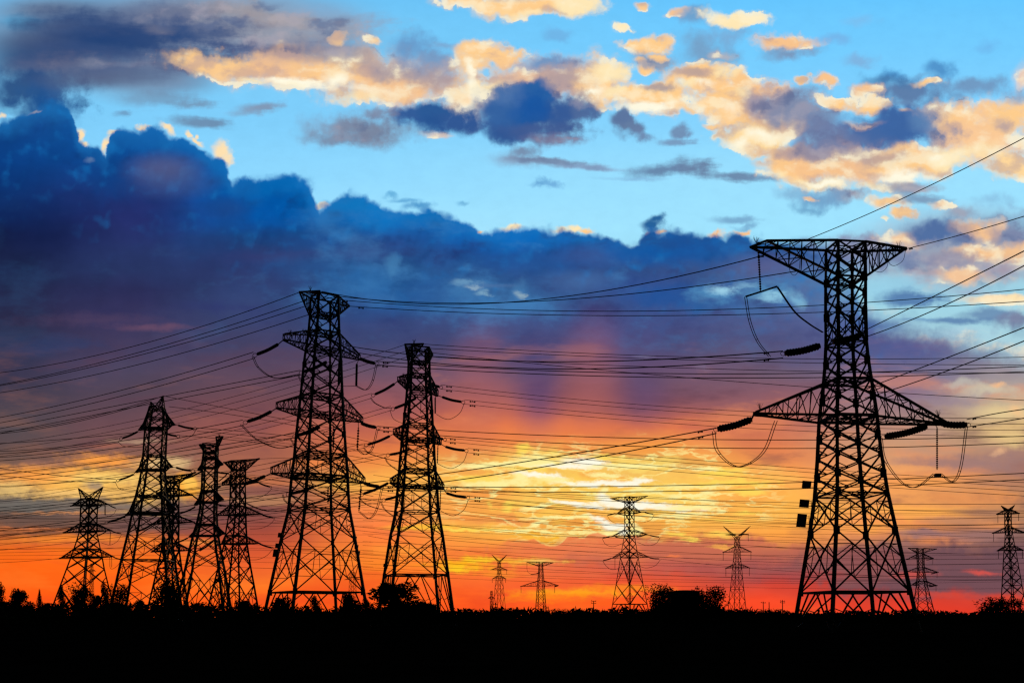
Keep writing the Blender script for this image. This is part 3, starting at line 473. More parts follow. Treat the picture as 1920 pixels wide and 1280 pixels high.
def empty(name, loc, label, cat, group=None):
    o = bpy.data.objects.new(name, None); COL.objects.link(o); o.location = loc; ORG[o.name] = Vector(loc)
    o['label'] = label; o['category'] = cat
    if group: o['group'] = group
    return o
def part(mb, name, m, root, label=None, sub=None, smooth=False):
    "link the collected mesh as a part of root (or a sub-part of one of its parts)"
    org = ORG[root.name]
    me = bpy.data.meshes.new(name)
    me.from_pydata([tuple(p-org) for p in mb.v], [], mb.f); me.materials.append(m)
    if smooth: me.polygons.foreach_set('use_smooth', [True]*len(me.polygons))
    o = bpy.data.objects.new(name, me); COL.objects.link(o); o.parent = sub if sub is not None else root
    if label: o['label'] = label
    return o
def lerp(a, b, t): return a+(b-a)*t
def arc(pts, n=14):
    "smooth path through points (Catmull-Rom)"
    P = [pts[0]*2-pts[1]] + list(pts) + [pts[-1]*2-pts[-2]]; out = []
    for i in range(1, len(P)-2):
        for k in range(n):
            t = k/n; a, b, c, d = P[i-1:i+3]
            out.append(0.5*((2*b)+(c-a)*t+(2*a-5*b+4*c-d)*t*t+(3*b-a-3*c+d)*t**3))
    out.append(pts[-1]); return out

# ------------------------------------------------------------------ lattice towers
def tower(label, D, levels, yaw, arms=(), horns=(), strings=(), loops=(), plates=(), spikes=(), group=None, px=(6, 3, 2, 2.2), belts=(), gus=1.0, foot=True, name='transmission_tower', cat='transmission tower', redund=2, arm_yaw=None, lace=5, weights=(), plat=3):
    S1 = D/FPX                                   # metres per photo pixel at the tower
    cs = abs(math.cos(math.radians(yaw))) + abs(math.sin(math.radians(yaw)))
    xs = [at(c, r, D).x for r, c, w in levels]; ax = sum(xs)/len(xs); ca_ = math.cos(math.atan2(ax, D))
    zs = [at(c, r, D).z for r, c, w in levels]; hw = [w/2*S1/cs*ca_**0.5*1.01 for r, c, w in levels]
    if foot:
        k = (hw[-1]-hw[-2])/(zs[-1]-zs[-2]) if len(zs) > 1 else 0
        hw.append(hw[-1]-k*zs[-1]); kx = (xs[-1]-xs[0])/(zs[-1]-zs[0]); xs.append(xs[-1]-kx*zs[-1]); zs.append(0.0)
    def axis(z):
        for i in range(len(zs)-1):
            if z >= zs[i+1]: return xs[i]+(xs[i+1]-xs[i])*(zs[i]-z)/max(1e-6, zs[i]-zs[i+1]) if z <= zs[i] else xs[i]
        return xs[-1]
    az_ = math.degrees(math.atan2(ax, D)); yaw = yaw-az_      # yaw is given against the line of sight
    def half(z):
        for i in range(len(zs)-1):
            if z >= zs[i+1]: return hw[i]+(hw[i+1]-hw[i])*(zs[i]-z)/max(1e-6, zs[i]-zs[i+1]) if z <= zs[i] else hw[i]
        return hw[-1]
    def corner(k, z):
        a = math.radians(yaw+45+90*k); h = half(z)*math.sqrt(2); return Vector((axis(z)+h*math.cos(a), D+h*math.sin(a), z))
    root = empty(name, (xs[-1], D, 0), label, cat, group)
    lw, dw, tw, aw = [p*S1 for p in px]
    # legs
    for k in range(4):
        mb = MB()
        for i in range(len(zs)-1):
            f0 = 0.72+0.28*(1-zs[i]/zs[0]); f1 = 0.72+0.28*(1-zs[i+1]/zs[0])
            mb.bar(corner(k, zs[i]), corner(k, zs[i+1]), lw*f0, lw*f1)
        for i in range(1, len(zs)-(1 if foot else 0)):
            c = corner(k, zs[i]); a = math.radians(yaw+90*k)
            g = lw*0.62*gus*(1.0 if i % 2 else 1.25)
            for aa in (a, a+math.pi/2):
                u = Vector((math.cos(aa), math.sin(aa), 0)); inw = Vector((axis(c.z), D, c.z))-c; inw.normalize()
                mb.box(c+inw*g*0.35, u.cross(Vector((0, 0, 1)))*g, u*0.03*lw+u*0.0, Vector((0, 0, 1))*g*1.25)
        part(mb, 'leg', M_STEEL, root)
    # bracing on the four faces
    mb = MB()
    n = len(zs)-1
    for i in range(n):
        z0, z1 = zs[i], zs[i+1]
        last = foot and i == n-1
        for k in range(4):
            A0, B0, A1, B1 = corner(k, z0), corner(k+1, z0), corner(k, z1), corner(k+1, z1)
            if last and belts and n-1 in belts:
                mid = (A0+B0)/2                                  # open base: struts from the belt to the feet
                q0, q1 = lerp(A0, B0, .28), lerp(A0, B0, .72)
                for q, fA in ((q0, A1), (q1, B1), (mid, A1), (mid, B1)): mb.bar(q, fA, dw)
                mb.bar(lerp(q0, A1, .5), lerp(A0, A1, .4), tw); mb.bar(lerp(q1, B1, .5), lerp(B0, B1, .4), tw)
                mb.bar(lerp(mid, A1, .5), lerp(q0, A1, .45), tw); mb.bar(lerp(mid, B1, .5), lerp(q1, B1, .45), tw)
            else:
                mb.bar(A0, B1, dw); mb.bar(B0, A1, dw)
                C = A0+(B1-A0)*((B0-A0).length/((B0-A0).length+(B1-A1).length))
                tall = (z0-z1) > 0.55*(hw[i]+hw[i+1])
                if redund and (z0-z1)/S1 > (22 if redund > 1 else 30):
                    for X0, X1, sgn in ((A0, A1, 0), (B0, B1, 1)):
                        mlow = lerp(C, A1 if not sgn else B1, .5); lm = lerp(X0, X1, (z0-mlow.z)/(z0-z1)); lc = lerp(X0, X1, (z0-C.z)/(z0-z1))
                        mb.bar(mlow, lm, tw); mb.bar(mlow, lc, tw)
                        if (z0-z1)/S1 > 40:
                            mb.bar(mlow, lerp(C, B1 if not sgn else A1, .02), tw*0.8)
                            mup = lerp(C, A0 if not sgn else B0, .5); lu = lerp(X0, X1, (z0-mup.z)/(z0-z1)); mb.bar(mup, lu, tw); mb.bar(mup, lc, tw)
                            mb.bar(mup, mlow, tw*0.8)
            if i in belts or i == 0:
                w = dw*(1.5 if i in belts and i == n-1 else 1.0)
                mb.bar(A0, B0, w); 
                if i in belts and k < 2: mb.bar((A0+B0)/2, (corner(k+2, z0)+corner(k+3, z0))/2, tw)
                if i in belts and k < 2: mb.bar(A0, corner(k+2, z0), tw)
    for a in arms:
        if not (a[0] and a[1]) or D > 500: continue
        for rw_ in (a[2], a[3]):
            z = at(levels[0][1], rw_, D).z; cc = [corner(k, z) for k in range(4)]
            for k in range(4): mb.bar(cc[k], cc[(k+1) % 4], aw)
            m_ = plat if rw_ == a[2] else max(2, plat//2)
            for q in range(1, m_):
                for k in (0, 1):
                    p, r_ = lerp(cc[k], cc[k+1], q/m_), lerp(cc[(k+3) % 4], cc[(k+2) % 4], q/m_)
                    mb.bar(p, r_, aw*0.55)
                    mb.bar(p, lerp(cc[(k+3) % 4], cc[(k+2) % 4], (q-1)/m_), aw*0.45)
    part(mb, 'bracing', M_STEEL, root)
    # direction of the arms
    def hit(p, A):
        r = ray(*p); k = r.x/r.y; ca, sa = math.cos(A), math.sin(A)
        u = (k*D-ax)/(ca-k*sa); return at(p[0], p[1], D+u*sa)
    if arm_yaw is None:
        best = None
        for deg in range(-52, 53):
            A = math.radians(deg); e = 0
            for a in arms:
                if a[0] and a[1]:
                    e += abs(hit(a[0][-1][:2], A).z-hit(a[1][-1][:2], A).z)
            e += abs(deg)*0.004*S1*10
            if best is None or e < best[0]: best = (e, deg)
        arm_yaw = best[1]
    A = math.radians(arm_yaw); adir = Vector((math.cos(A), math.sin(A), 0))
    tips = {}; nodes = [corner(k, zs[i]) for i in belts if i < len(zs) for k in range(4)]
    def arm(idx, side, tip, rlow, rup, nm):
        cpx = levels[0][1]
        zl, zu = at(cpx, rlow, D).z, at(cpx, rup, D).z
        sd = adir*side
        ks = sorted(range(4), key=lambda k: -(corner(k, zl)-Vector((axis(zl), D, zl))).dot(sd))[:2]
        ks.sort(key=lambda k: corner(k, zl).x)
        T = [hit(t[:2], A) for t in tip]
        if len(T) == 2:
            T[1] = at(tip[1][0], tip[1][1], T[0].y) if len(tip[1]) < 4 else at(tip[1][0], tip[1][1], T[0].y+tip[1][3])
        hgt = tip[0][2] if len(tip[0]) > 2 else 0
        if len(T) == 1:
            perp = Vector((-adir.y, adir.x, 0))*(0.7*aw*2.2)
            T = [T[0]+perp, T[0]-perp]
            if (T[0]-T[1]).x > 0: T.reverse()
        U = [t+Vector((0, 0, hgt*S1)) for t in T]
        mb = MB(); nl = lace
        lows = [corner(k, zl) for k in ks]; ups = [corner(k, zu) for k in ks]
        for j in (0, 1):
            mb.bar(T[j], lows[j], aw*1.25); mb.bar(U[j], ups[j], aw*1.25)
            if hgt: mb.bar(T[j], U[j], aw*0.8)
        if len(tip) == 2: mb.bar(T[0], T[1], aw*1.3)
        for q in range(11):
            for j in (0, 1): nodes.append(lerp(T[j], lows[j], q/10)); nodes.append(lerp(lows[0], lows[1], q/10))
        for q in range(nl):
            t0, t1 = q/nl, (q+1)/nl
            a0 = [lerp(T[j], lows[j], t0) for j in (0, 1)]; a1 = [lerp(T[j], lows[j], t1) for j in (0, 1)]
            b0 = [lerp(U[j], ups[j], t0) for j in (0, 1)]; b1 = [lerp(U[j], ups[j], t1) for j in (0, 1)]
            w = aw*0.48
            for j in (0, 1):
                mb.bar(a1[j], b1[j], w)
                mb.bar(*((a0[j], b1[j]) if q % 2 else (b0[j], a1[j])), w)
            mb.bar(a1[0], a1[1], w); mb.bar(b1[0], b1[1], w)
            mb.bar(a0[q % 2], a1[1-q % 2], w); mb.bar(b0[q % 2], b1[1-q % 2], w)
            if q % 2 == 0: mb.bar(a0[1], a1[0], w)
        mb.box((T[0]+T[1])/2, Vector((1, 0, 0))*aw*0.9, Vector((0, 1, 0))*aw*0.9, Vector((0, 0, 1))*aw*0.8)
        part(mb, nm, M_STEEL, root)
        tips[('L' if side < 0 else 'R')+str(idx)] = T[0].y
    for i, a in enumerate(arms):
        nm = a[4] if len(a) > 4 else 'crossarm'
        if a[0]: arm(i, -1, a[0], a[2], a[3], nm)
        if a[1]: arm(i, 1, a[1], a[2], a[3], nm)
    # horns: two slanting peaks
    for (tx, ty, base_l, base_r, rb) in horns:
        mb = MB(); zb = at(levels[0][1], rb, D).z; T = hit((tx, ty), A)
        side = -1 if tx < levels[0][1] else 1
        ks = sorted(range(4), key=lambda k: corner(k, zb).x*(-side))
        outer = [corner(k, zb) for k in ks[:2]]; inner = [corner(k, zb) for k in ks[2:]]
        inner = [lerp(o, i_, base_r) for o, i_ in zip(outer, inner)]; 
        for o, i_ in zip(outer, inner):
            mb.bar(T, o, aw); mb.bar(T, i_, aw)
            for q in range(1, 5):
                t0, t1 = (q-1)/5, q/5
                mb.bar(lerp(T, o, t1), lerp(T, i_, t1), aw*0.5); mb.bar(lerp(T, o, t0), lerp(T, i_, t1), aw*0.5)
        for q in range(1, 4): mb.bar(lerp(T, outer[0], q/4), lerp(T, outer[1], q/4), aw*0.5); mb.bar(lerp(T, inner[0], q/4), lerp(T, inner[1], q/4), aw*0.5)
        part(mb, 'earth_peak', M_STEEL, root)
    def dep(an): return tips.get(an, D) if isinstance(an, str) else D+an
    # insulator strings, with a ring at the live end
    for s in strings:
        an, x0, y0, x1, y1, w = s[:6]; ring = s[6] if len(s) > 6 else 0
        d = dep(an); P0, P1 = at(x0, y0, d), at(x1, y1, d); L = (P1-P0).length
        mid = (P0+P1)/2 - Vector((0, 0, 0.035*L if abs(x1-x0) > 6 else 0))
        fine = len(s) > 7 and s[7]
        pts = arc([P0, mid, P1], 14); mb = MB(); rad = []; path = []
        nd_ = max(6, int(L/(w*S1*(0.34 if not fine else 0.9))))
        for k in range(nd_):
            t = k/(nd_-1) if nd_ > 1 else 0
            def pos(t):
                q = t*(len(pts)-1); i = min(int(q), len(pts)-2); return lerp(pts[i], pts[i+1], q-i)
            e = 0.42/nd_
            r = w*S1/2*(1.0 if 0.02 < t < 0.98 else 0.75)
            for tt, rr in ((t-e, r*(0.86 if not fine else 0.35)), (t-e*0.3, r), (t+e*0.4, r), (t+e, r*(0.86 if not fine else 0.35))):
                path.append(pos(min(1, max(0, tt)))+(pts[-1]-pts[0])*1e-5*len(path)); rad.append(rr)
        mb.lathe(path, rad, 8)
        if nodes:
            near = min(nodes, key=lambda q: (q-P0).length)
            if (near-P0).length < 30*S1: mb.bar(near, P0, max(1.1, w*0.22)*S1)
        so_ = part(mb, 'insulator_string', M_GLASS, root)
        if ring:
            mb = MB(); c = P1+(P1-P0).normalized()*ring*S1*1.1; rr = ring*S1
            ringp = [c+Vector((math.cos(a)*rr, 0.25*math.sin(a)*rr, math.sin(a)*rr)) for a in [2*math.pi*k/14 for k in range(15)]]
            mb.lathe(ringp, [0.55*S1]*15, 5); mb.bar(P1, c+Vector((0, 0, rr)), 0.9*S1)
            part(mb, 'corona_ring', M_STEEL, root, sub=so_)
    for l in loops:
        an, w, off = l[:3]; d = dep(an); mb = MB()
        for k in ((0,) if not off else (-off/2, off/2)):
            pts = arc([at(x+k, y+abs(k)*0.25, d+k*S1) for x, y in l[3]], 8)
            mb.lathe(pts, [w*S1/2]*len(pts), 5)
        if off:
            for f in (0.3, 0.62):
                q = len(pts)*f; p = pts[int(q)]; mb.bar(p, p-Vector((off*S1, 0, -0.0)), 0.9*S1)
        part(mb, 'jumper_cable', M_WIRE, root)
    for p in plates:
        x0, y0, x1, y1 = p[:4]; d = D+(p[4] if len(p) > 4 else 0)*S1; a, b = at(x0, y0, d), at(x1, y1, d); mb = MB(); tilt = (x1-x0)*0.06*S1
        c = (a+b)/2; hx, hz = abs(b.x-a.x)/2, abs(b.z-a.z)/2
        mb.box(c, Vector((hx, 0.2*hx, -0.05*hx)), Vector((0.1*hx, 0.03*S1+0.02, 0)), Vector((0.14*hz, 0, hz)))
        po = part(mb, 'sign_plate', M_PLATE, root)
        mb = MB(); lx = p[5] if len(p) > 5 else x1+6
        for f in (.2, .8): mb.bar(at(x1 if lx > x1 else x0, lerp(y0, y1, f), d), at(lx, lerp(y0, y1, f), d), 0.9*S1)
        mb.bar(at(lx, lerp(y0, y1, .1), d), at(lx, lerp(y0, y1, .9), d), 0.9*S1)
        part(mb, 'bracket', M_STEEL, root, sub=po)
    for x, y, h in spikes:
        mb = MB(); rnd = random.Random(int(x*7)); b = at(x, y, D)
        for k in range(9):
            a = rnd.uniform(-.42, .42); mb.bar(b, b+Vector((math.sin(a)*h*S1, rnd.uniform(-.3, .3)*h*S1, math.cos(a)*h*S1*rnd.uniform(.6, 1))), 0.55*S1, 0.3*S1)
        part(mb, 'bird_spikes', M_STEEL, root)
    for x, y, w, h in weights:
        mb = MB(); mb.box(at(x, y, dep('R0')), Vector((w/2*S1, 0, 0)), Vector((0, w/2*S1, 0)), Vector((0, 0, h/2*S1))); part(mb, 'jumper_weight', M_STEEL, root)
    return root

D0, D1, D2, D3, D4, D5, D6, D7, D8 = 122, 189, 224, 289, 359, 380, 428, 445, 520
tower('largest lattice pylon, with wide flat top beam and three square plates beside its left leg', D0,
  [(461,1585,73),(493,1585,73),(525,1585,74),(556,1585,74),(590,1585,74),(645,1586,75),(680,1587,80),(715,1588,88),(748,1588.5,97),(783,1589,106),(820,1590,111),(856,1591.5,117),(892,1593,125),(928,1594.5,133),(998,1597,157),(1110,1600,199)], 26,
  arms=[([(1415,776,3)], [(1772,795,3)], 786, 716), ([(1407,463,0),(1437,451,0,3)], [(1697,467,0)], 526, 461, 'top_beam')],
  px=(6.3,2.5,1.5,3.1), belts=(5,7,9,13,15), gus=1.28, lace=6, plat=2,
  strings=[('L0',1409,786,1346,804,14,4),('R0',1737,799,1660,818,14,4),('R0',1766,794,1812,796,14,4),(-4,1537,648,1472,662,14,4),(-3,1562,641,1613,629,14,0),('L1',1422,470,1426,546,4.6,0,1),('R0',1757,801,1757,880,4.2,0,1)],
  loops=[('L0',1.5,5,[(1338,808),(1346,846),(1384,874),(1430,848),(1455,788)]),('R0',1.5,4,[(1652,820),(1660,862),(1690,903),(1718,912),(1752,887)]),('R0',1.5,4,[(1763,887),(1786,902),(1801,876),(1812,800)]),
         ('L1',3.6,0,[(1398,556),(1428,546.5),(1457,537)]),('L1',1.5,4,[(1398,556),(1406,602),(1421,640),(1443,668)]),('L1',2.0,2,[(1457,537),(1489,583),(1516,606),(1543,623)]),
         ('L1',1.0,0,[(1478,492),(1482,510),(1490,516),(1498,506),(1500,488)]),('R1',1.0,0,[(1664,480),(1668,494),(1678,498),(1693,488),(1698,468)]),('R1',1.0,0,[(1640,508),(1652,510),(1662,502),(1666,488)])],
  plates=[(1504,901,1521,915,-14,1527),(1499,936,1517,951,-15,1521),(1494,963,1512,988,-17,1517)], spikes=[(1418,456,16),(1686,466,15),(1425,768,16),(1760,781,15)], weights=[(1758,891,10,7)])
tower('tallest of the left-hand lattice pylons, three-armed, with small plates on both outer legs', D1,
  [(556,608.5,53),(592,608,54),(625,607,58),(656,605.5,65),(682,604.5,70),(712,603.5,74),(743,602.5,78),(778,601.5,84),(815,600.5,90),(853,600,96),(893,599,104),(925,598,108),(956,597.5,113),(1012,595.5,137),(1110,592.5,174)], 22,
  arms=[([(532,637,11)], [(674,674,8)], 656, 626), ([(519,765,11)], [(679,791,8)], 778, 744), ([(509,887,11)], [(683,905,9)], 895, 856), ([(561,547,0),(600,545,0,-6)], [(654,574,0)], 592, 557, 'top_beam')],
  px=(4.8,1.85,1.05,1.8), belts=(1,2,3,6,7,9,10,12,14), gus=1.2, lace=6, plat=4, arm_yaw=42,
  strings=[('L0',522,645,482,664,7,4),(-6,613,678,569,697,7,4),('L1',509,771,464,790,7,4),(-6,600,800,557,816,7,4),('L2',497,892,458,907,7,4),(-6,588,912,545,925,6,4),('R0',675,672,703,681,7.5,4),('R1',677,793,705,801,7.5,4),('R2',682,905,711,912,7.5,4),
           ('R0',669,682,668,723,4.8,0),('R1',672,802,670,842,4.8,0,1),('R2',677,913,673,957,4.6,0,1),(4,636,682,635,722,5,0),(4,626,800,625,842,5,0,1),(4,615,915,615,944,4.4,0,1)],
  loops=[('L0',1.2,3,[(474,668),(486,690),(516,708),(562,701)]),('L1',1.2,3,[(452,795),(480,822),(521,839),(556,833)]),('L2',1.2,3,[(437,910),(455,938),(500,957),(540,955)]),('R0',1.2,3,[(706,682),(698,715),(686,730),(668,723)]),('R1',1.2,3,[(708,802),(698,840),(684,851),(670,842)]),('R2',1.2,3,[(716,915),(706,955),(692,971),(673,958)]),
         (-5,1.1,2,[(559,702),(568,720),(590,735),(632,722)]),(-5,1.1,2,[(545,822),(556,838),(580,845),(622,842)]),(-5,1.1,2,[(530,926),(536,940),(560,950),(612,945)]),(4,1.1,0,[(636,723),(650,724),(668,723)])],
  plates=[(521.5,998,526,1007,-6,529),(516.5,1018,521.5,1027,-6,525),(512.5,1029,519.5,1043.5,-6,522),(665.5,1005,668.5,1013,6,663),(667.5,1021,671.5,1029,6,665),(669,1032,674,1046,6,666)],
  spikes=[(582,545,10),(544,626,10),(555,627,8),(570,625,10)])
tower('slender three-armed lattice pylon right of the tallest left-hand one, base behind a spreading shrub', D2,
  [(653,785.5,38.5),(680,785.5,39.5),(705,785,41),(740,785,46),(775,784,52),(797,783.5,55),(830,783,60.5),(855,782,64),(882,782,67.7),(915,782,73.6),(960,781,80.5),(1005,780,97.6),(1078,779,118.6)], 12,
  arms=[([(747,714,8)], [(820,742,9)], 728, 704), ([(739,813,9)], [(826,833,8)], 824, 797), ([(733,905,8)], [(831,917,8)], 912, 884), ([(759,645,0),(794,644,0,-5)], [(810,665,0)], 680, 654, 'top_beam')],
  px=(4.2,1.65,0.95,1.7), belts=(1,2,3,5,6,8,9,10,12), gus=1.2, lace=6, plat=4, arm_yaw=46,
  strings=[('L0',740,719,703,739,5.6,3.4),(-4,780,746,740,765,5.6,3.4),('L1',731,817,690,833,5.4,3.4),(-4,768,842,731,852,5.2,3.4),('L2',728,905,682,925,5.4,3.4),(-4,756,925,723,936,5.2,3.4),
           ('R0',807,719,824,725,5.8,3.2),('R0',829,744,865,753,5.6,3.4),('R1',812,817,831,823,5.6,3.2),('R1',835,837,871,844,5.6,3.4),('R2',812,909,832,914,5.6,3.2),('R2',837,924,874,932,5.6,3.4),
           ('R0',816,745,816,775,3.0,0),('R1',821,836,820,869,3.0,0,1),('R2',826,922,825,957,3.0,0,1),(3,789,748,789,775,1.8,0,1),(3,782,836,781,870,1.8,0,1),(3,776,924,776,956,1.6,0,1)],
  loops=[('L0',1.0,2,[(695,745),(703,755),(722,764),(735,764)]),('L1',1.0,2,[(682,838),(690,848),(712,856),(748,865)]),('L2',1.0,2,[(672,930),(684,943),(706,952),(738,958)]),('R0',1.1,0,[(870,757),(862,774),(845,785),(832,784),(818,776)]),('R1',1.1,0,[(876,848),(868,866),(850,877),(836,876),(821,869)]),('R2',1.1,0,[(878,936),(870,955),(852,966),(838,963),(826,957)]),
         (-4,1.0,0,[(731,768),(738,785),(756,794)]),(-4,1.0,2,[(722,856),(728,868),(748,883)]),(-4,1.0,2,[(714,940),(722,955),(738,967)])],
  plates=[(719,1056,722,1062,-6,724)], spikes=[(776,644,9),(756,705,7)])
tower('lattice pylon with two uneven pointed peaks, left of the flat-topped ones', D3,
  [(764,295,28),(785,294.5,38),(806,292.5,40),(828,291,40.5),(855,289.5,41),(881,288,42),(907,286.5,49),(932,285,58),(963,283,66),(1002,281,78),(1050,279,96),(1092,277.5,111)], -14,
  arms=[([(262,806,0)], [(326,796,0)], 803, 768), ([(256,885,0)], [(322,875,0)], 881, 855), ([(237,966,0)], [(330,955,0)], 962, 930)],
  horns=[(283,753,0,0.62,768),(306,742,0,0.62,766)], px=(3.6,1.5,0.9,1.5), belts=(1,2,4,5,7,8,10), lace=6, plat=5,
  strings=[('L0',258,809,230,821,4.2,3.2),('R0',334,797,362,803,4.0,3.2),(-2,313,813,331,817,4.0,3),('L1',250,889,224,899,4.0,3.0),('R1',330,876,358,882,4.0,3.2),('L2',235,967,203,978,4.2,3.2),(0,292,978,258,996,3.6,0),(0,266,968,266,990,1.8,0,1)],
  loops=[('L0',1.0,0,[(222,828),(232,836),(256,838),(275,836)]),('L1',1.0,0,[(216,903),(224,916),(244,920),(262,917)]),('L2',1.0,0,[(232,972),(238,980),(250,984)]),('R0',1.0,0,[(367,806),(360,816),(340,826),(318,830)])], spikes=[(262,975,4)])
tower('narrow lattice pylon with a tilted slab-like top, between the two-peaked and flat-topped ones', D4,
  [(837,395,28),(848,395,27),(860,394.5,27.5),(877,393.5,28),(900,393,28),(921,392,28.5),(942,391.5,30),(962,390,32),(984,388,38),(1004,386,46),(1034,385,58),(1066,385,71)], -11,
  arms=[([(373,881,0)], [(416,870,0)], 877, 858), ([(367,946,0)], [(417,936,0)], 941, 920), ([(357,1006,0)], [(420,1000,0)], 1004, 983), ([(376,834,0)], [(405,818.5,0),(418,818,0,3)], 849, 833, 'top_beam')],
  px=(3.6,1.6,1.0,1.8), belts=(1,2,3,5,6,8,9), lace=5, plat=5, arm_yaw=-35,
  strings=[('L0',377,884,344,898,3.6,2.6),('R0',404,884,428,887,3.6,2.6),('L1',366,950,338,962,3.4,2.4),('R1',404,944,424,948,3.4,0),('L2',352,1008,330,1017,3.2,0),('R2',400,1014,374,1032,3.4,0),('R1',382,926,414,911,3.0,0)],
  loops=[('R0',1.0,0,[(431,889),(428,900),(418,906),(404,908)])], spikes=[(411,818,5)])
tower('flat-topped lattice pylon with thin beam rising to the right, left of the tallest one', D5,
  [(866,447.5,26),(881,447,26),(893,446.5,27),(907,446,27),(928,446,28),(948,445.5,29),(966,445,31),(985,443.5,35),(1004,442.5,39),(1020,442,42),(1060,440,58),(1096,439,73)], -31,
  arms=[([(417,909,5)], [(484,904,0)], 907, 893), ([(409,966,3)], [(491,963,0)], 965, 948), ([(414,1020,0)], [(487,1018,0)], 1019, 1004), ([(420,866.5,0)], [(486,859.5,0)], 881, 864, 'top_beam')],
  px=(3.0,1.5,1.0,1.5), belts=(1,3,5,6,8,9), lace=6, arm_yaw=0,
  strings=[('R0',486,905,506,912,3.4,1.6),('R1',491,964,512,970,3.4,1.6),('R2',487,1019,509,1026,3.2,1.6),('L0',428,886,410,902,2.4,0)],
  loops=[('R0',0.9,0,[(510,915),(500,925),(484,933),(466,934)]),('R1',0.9,0,[(515,973),(505,983),(488,990),(468,991)]),('R2',0.9,0,[(511,1029),(500,1041),(484,1048),(468,1049)])])
tower('dense lattice pylon standing directly behind the foot of the two-peaked one', D6,
  [(897,323,25),(915,322.5,26),(930,322,26.5),(955,321.5,27),(980,321,28),(1005,320,29),(1031,319.5,32),(1065,318,44),(1098,317,57)], -33,
  arms=[([(288,930,0)], [(361,928,0)], 929, 915), ([(286,982,0)], [(364,978,0)], 980, 966), ([(284,1034,0)], [(359,1031,0)], 1032, 1018), ([(296,893,0)], [(361,887,0)], 905, 893, 'top_beam')],
  px=(3.0,1.6,1.0,1.5), belts=(1,2,4,6,7), lace=5, arm_yaw=0,
  strings=[('R0',362,929,372,936,3,0),('R1',364,980,376,986,3,0),('R2',360,1032,372,1038,2.6,0),('R3',344,897,368,884,2.8,0),('L2',316,1044,300,1052,2.4,0)])
tower('smallest of the left-hand pylons, with a forked V top and wide triangular arms', D7,
  [(935,168,31),(948,167.5,30.5),(965,166.5,30),(982,166,30),(997,165,31),(1013,164.5,39),(1029,163.5,47),(1045,162.5,56),(1066,160.5,67),(1100,158.5,87)], 43,
  arms=[([(133,948,0)], [(203,945,0)], 947, 935), ([(119,998,0)], [(209,994,0)], 996, 981), ([(112,1046,0)], [(213,1043,0)], 1044, 1029)],
  horns=[(147,915,0,0.62,935),(193,912.5,0,0.62,935)], px=(2.6,1.5,0.9,1.4), belts=(1,3,4,6,7), lace=5, arm_yaw=0,
  strings=[('R0',204,946,217,952,2.4,0),('R1',209,995,227,1000,2.4,0),('R2',213,1044,226,1048,2.4,0),('R0',197,948,197,965,2.2,0),('R1',207,997,206,1021,1.3,0),('R2',206,1046,206,1062,1.0,0),('R2',209.5,1046,209.5,1063,1.0,0),('L1',199,996,180,1005,2.2,0),('L0',190,948,170,958,2.2,0)],
  loops=[('R0',0.8,0,[(218,954),(214,962),(205,967),(197,966)]),('R1',0.8,0,[(228,1001),(220,1014),(206,1021),(190,1017)]),('R2',0.8,0,[(227,1049),(220,1060),(210,1066),(206,1063)])], gus=0.9)
tower('mid-distance flat-topped pylon with three arms, reddened in front of the bright glow', D8,
  [(931,1180,17.5),(942,1180,17.5),(950,1180,17.5),(961,1180,17.8),(976,1180,18),(992,1180,18.5),(1005,1180,19.5),(1019,1180,24),(1033,1180,29),(1045,1180,33),(1095,1180.5,50),(1132,1181,64)], -43,
  arms=[([(1157,962,0)], [(1202,960,0)], 961, 950), ([(1147,1005,0)], [(1215,1002,0)], 1004, 992), ([(1147,1046,0)], [(1217,1044,0)], 1045, 1033), ([(1145,934,0)], [(1214,929.5,0)], 942, 931, 'top_beam')],
  px=(1.5,0.9,0.5,0.9), belts=(1,3,6,9,11), lace=5, arm_yaw=0, gus=0.9,
  strings=[('L0',1153,962,1139,965,2.4,0),('R0',1209,960,1225,963,2.4,0),('L1',1143,1005,1130,1008,2.4,0),('R1',1219,1003,1236,1006,2.4,0),('L2',1146,1046,1131,1050,2.4,0),('R2',1218,1045,1236,1047,2.4,0),('L2',1153,1048,1153,1065,0.9,0),('R0',1187,962,1200,960,2.4,0),('L0',1159,962,1180,966,2.2,0),('L1',1154,1006,1168,1008,2.2,0),('R1',1194,1006,1210,1002,2.2,0)],
  loops=[('L1',0.8,0,[(1129,1009),(1136,1020),(1150,1024),(1168,1018)]),('R1',0.8,0,[(1238,1007),(1230,1018),(1214,1022),(1195,1016)]),('L2',0.8,0,[(1130,1051),(1138,1062),(1150,1067),(1172,1061)]),('R2',0.8,0,[(1238,1049),(1228,1060),(1210,1064),(1194,1058)]),('L0',0.6,0,[(1138,966),(1146,976),(1158,981),(1170,980)]),('R0',0.6,0,[(1227,964),(1220,974),(1206,979),(1192,979)])])
tower('small far pylon with a wide V top, left of the small T-topped one', 840,
  [(1052,936,6),(1066,936,6.5),(1078,936,8),(1084,936,12),(1100,936,15.5),(1118,936,19)], 30,
  arms=[([(920,1067.5,0)], [(951,1067.5,0)], 1067, 1063), ([(923,1084.5,0)], [(949,1084.5,0)], 1084, 1079)],
  horns=[(922,1039,0,0.8,1053),(950.5,1039.5,0,0.8,1053)], px=(0.7,0.36,0.25,0.6), belts=(1,3), lace=3, redund=0, arm_yaw=0, gus=0.8,
  strings=[('L1',923,1085,923,1092,0.8,0),('R1',948,1085,948,1092,0.8,0),('R0',950,1068,950,1076,0.7,0)])
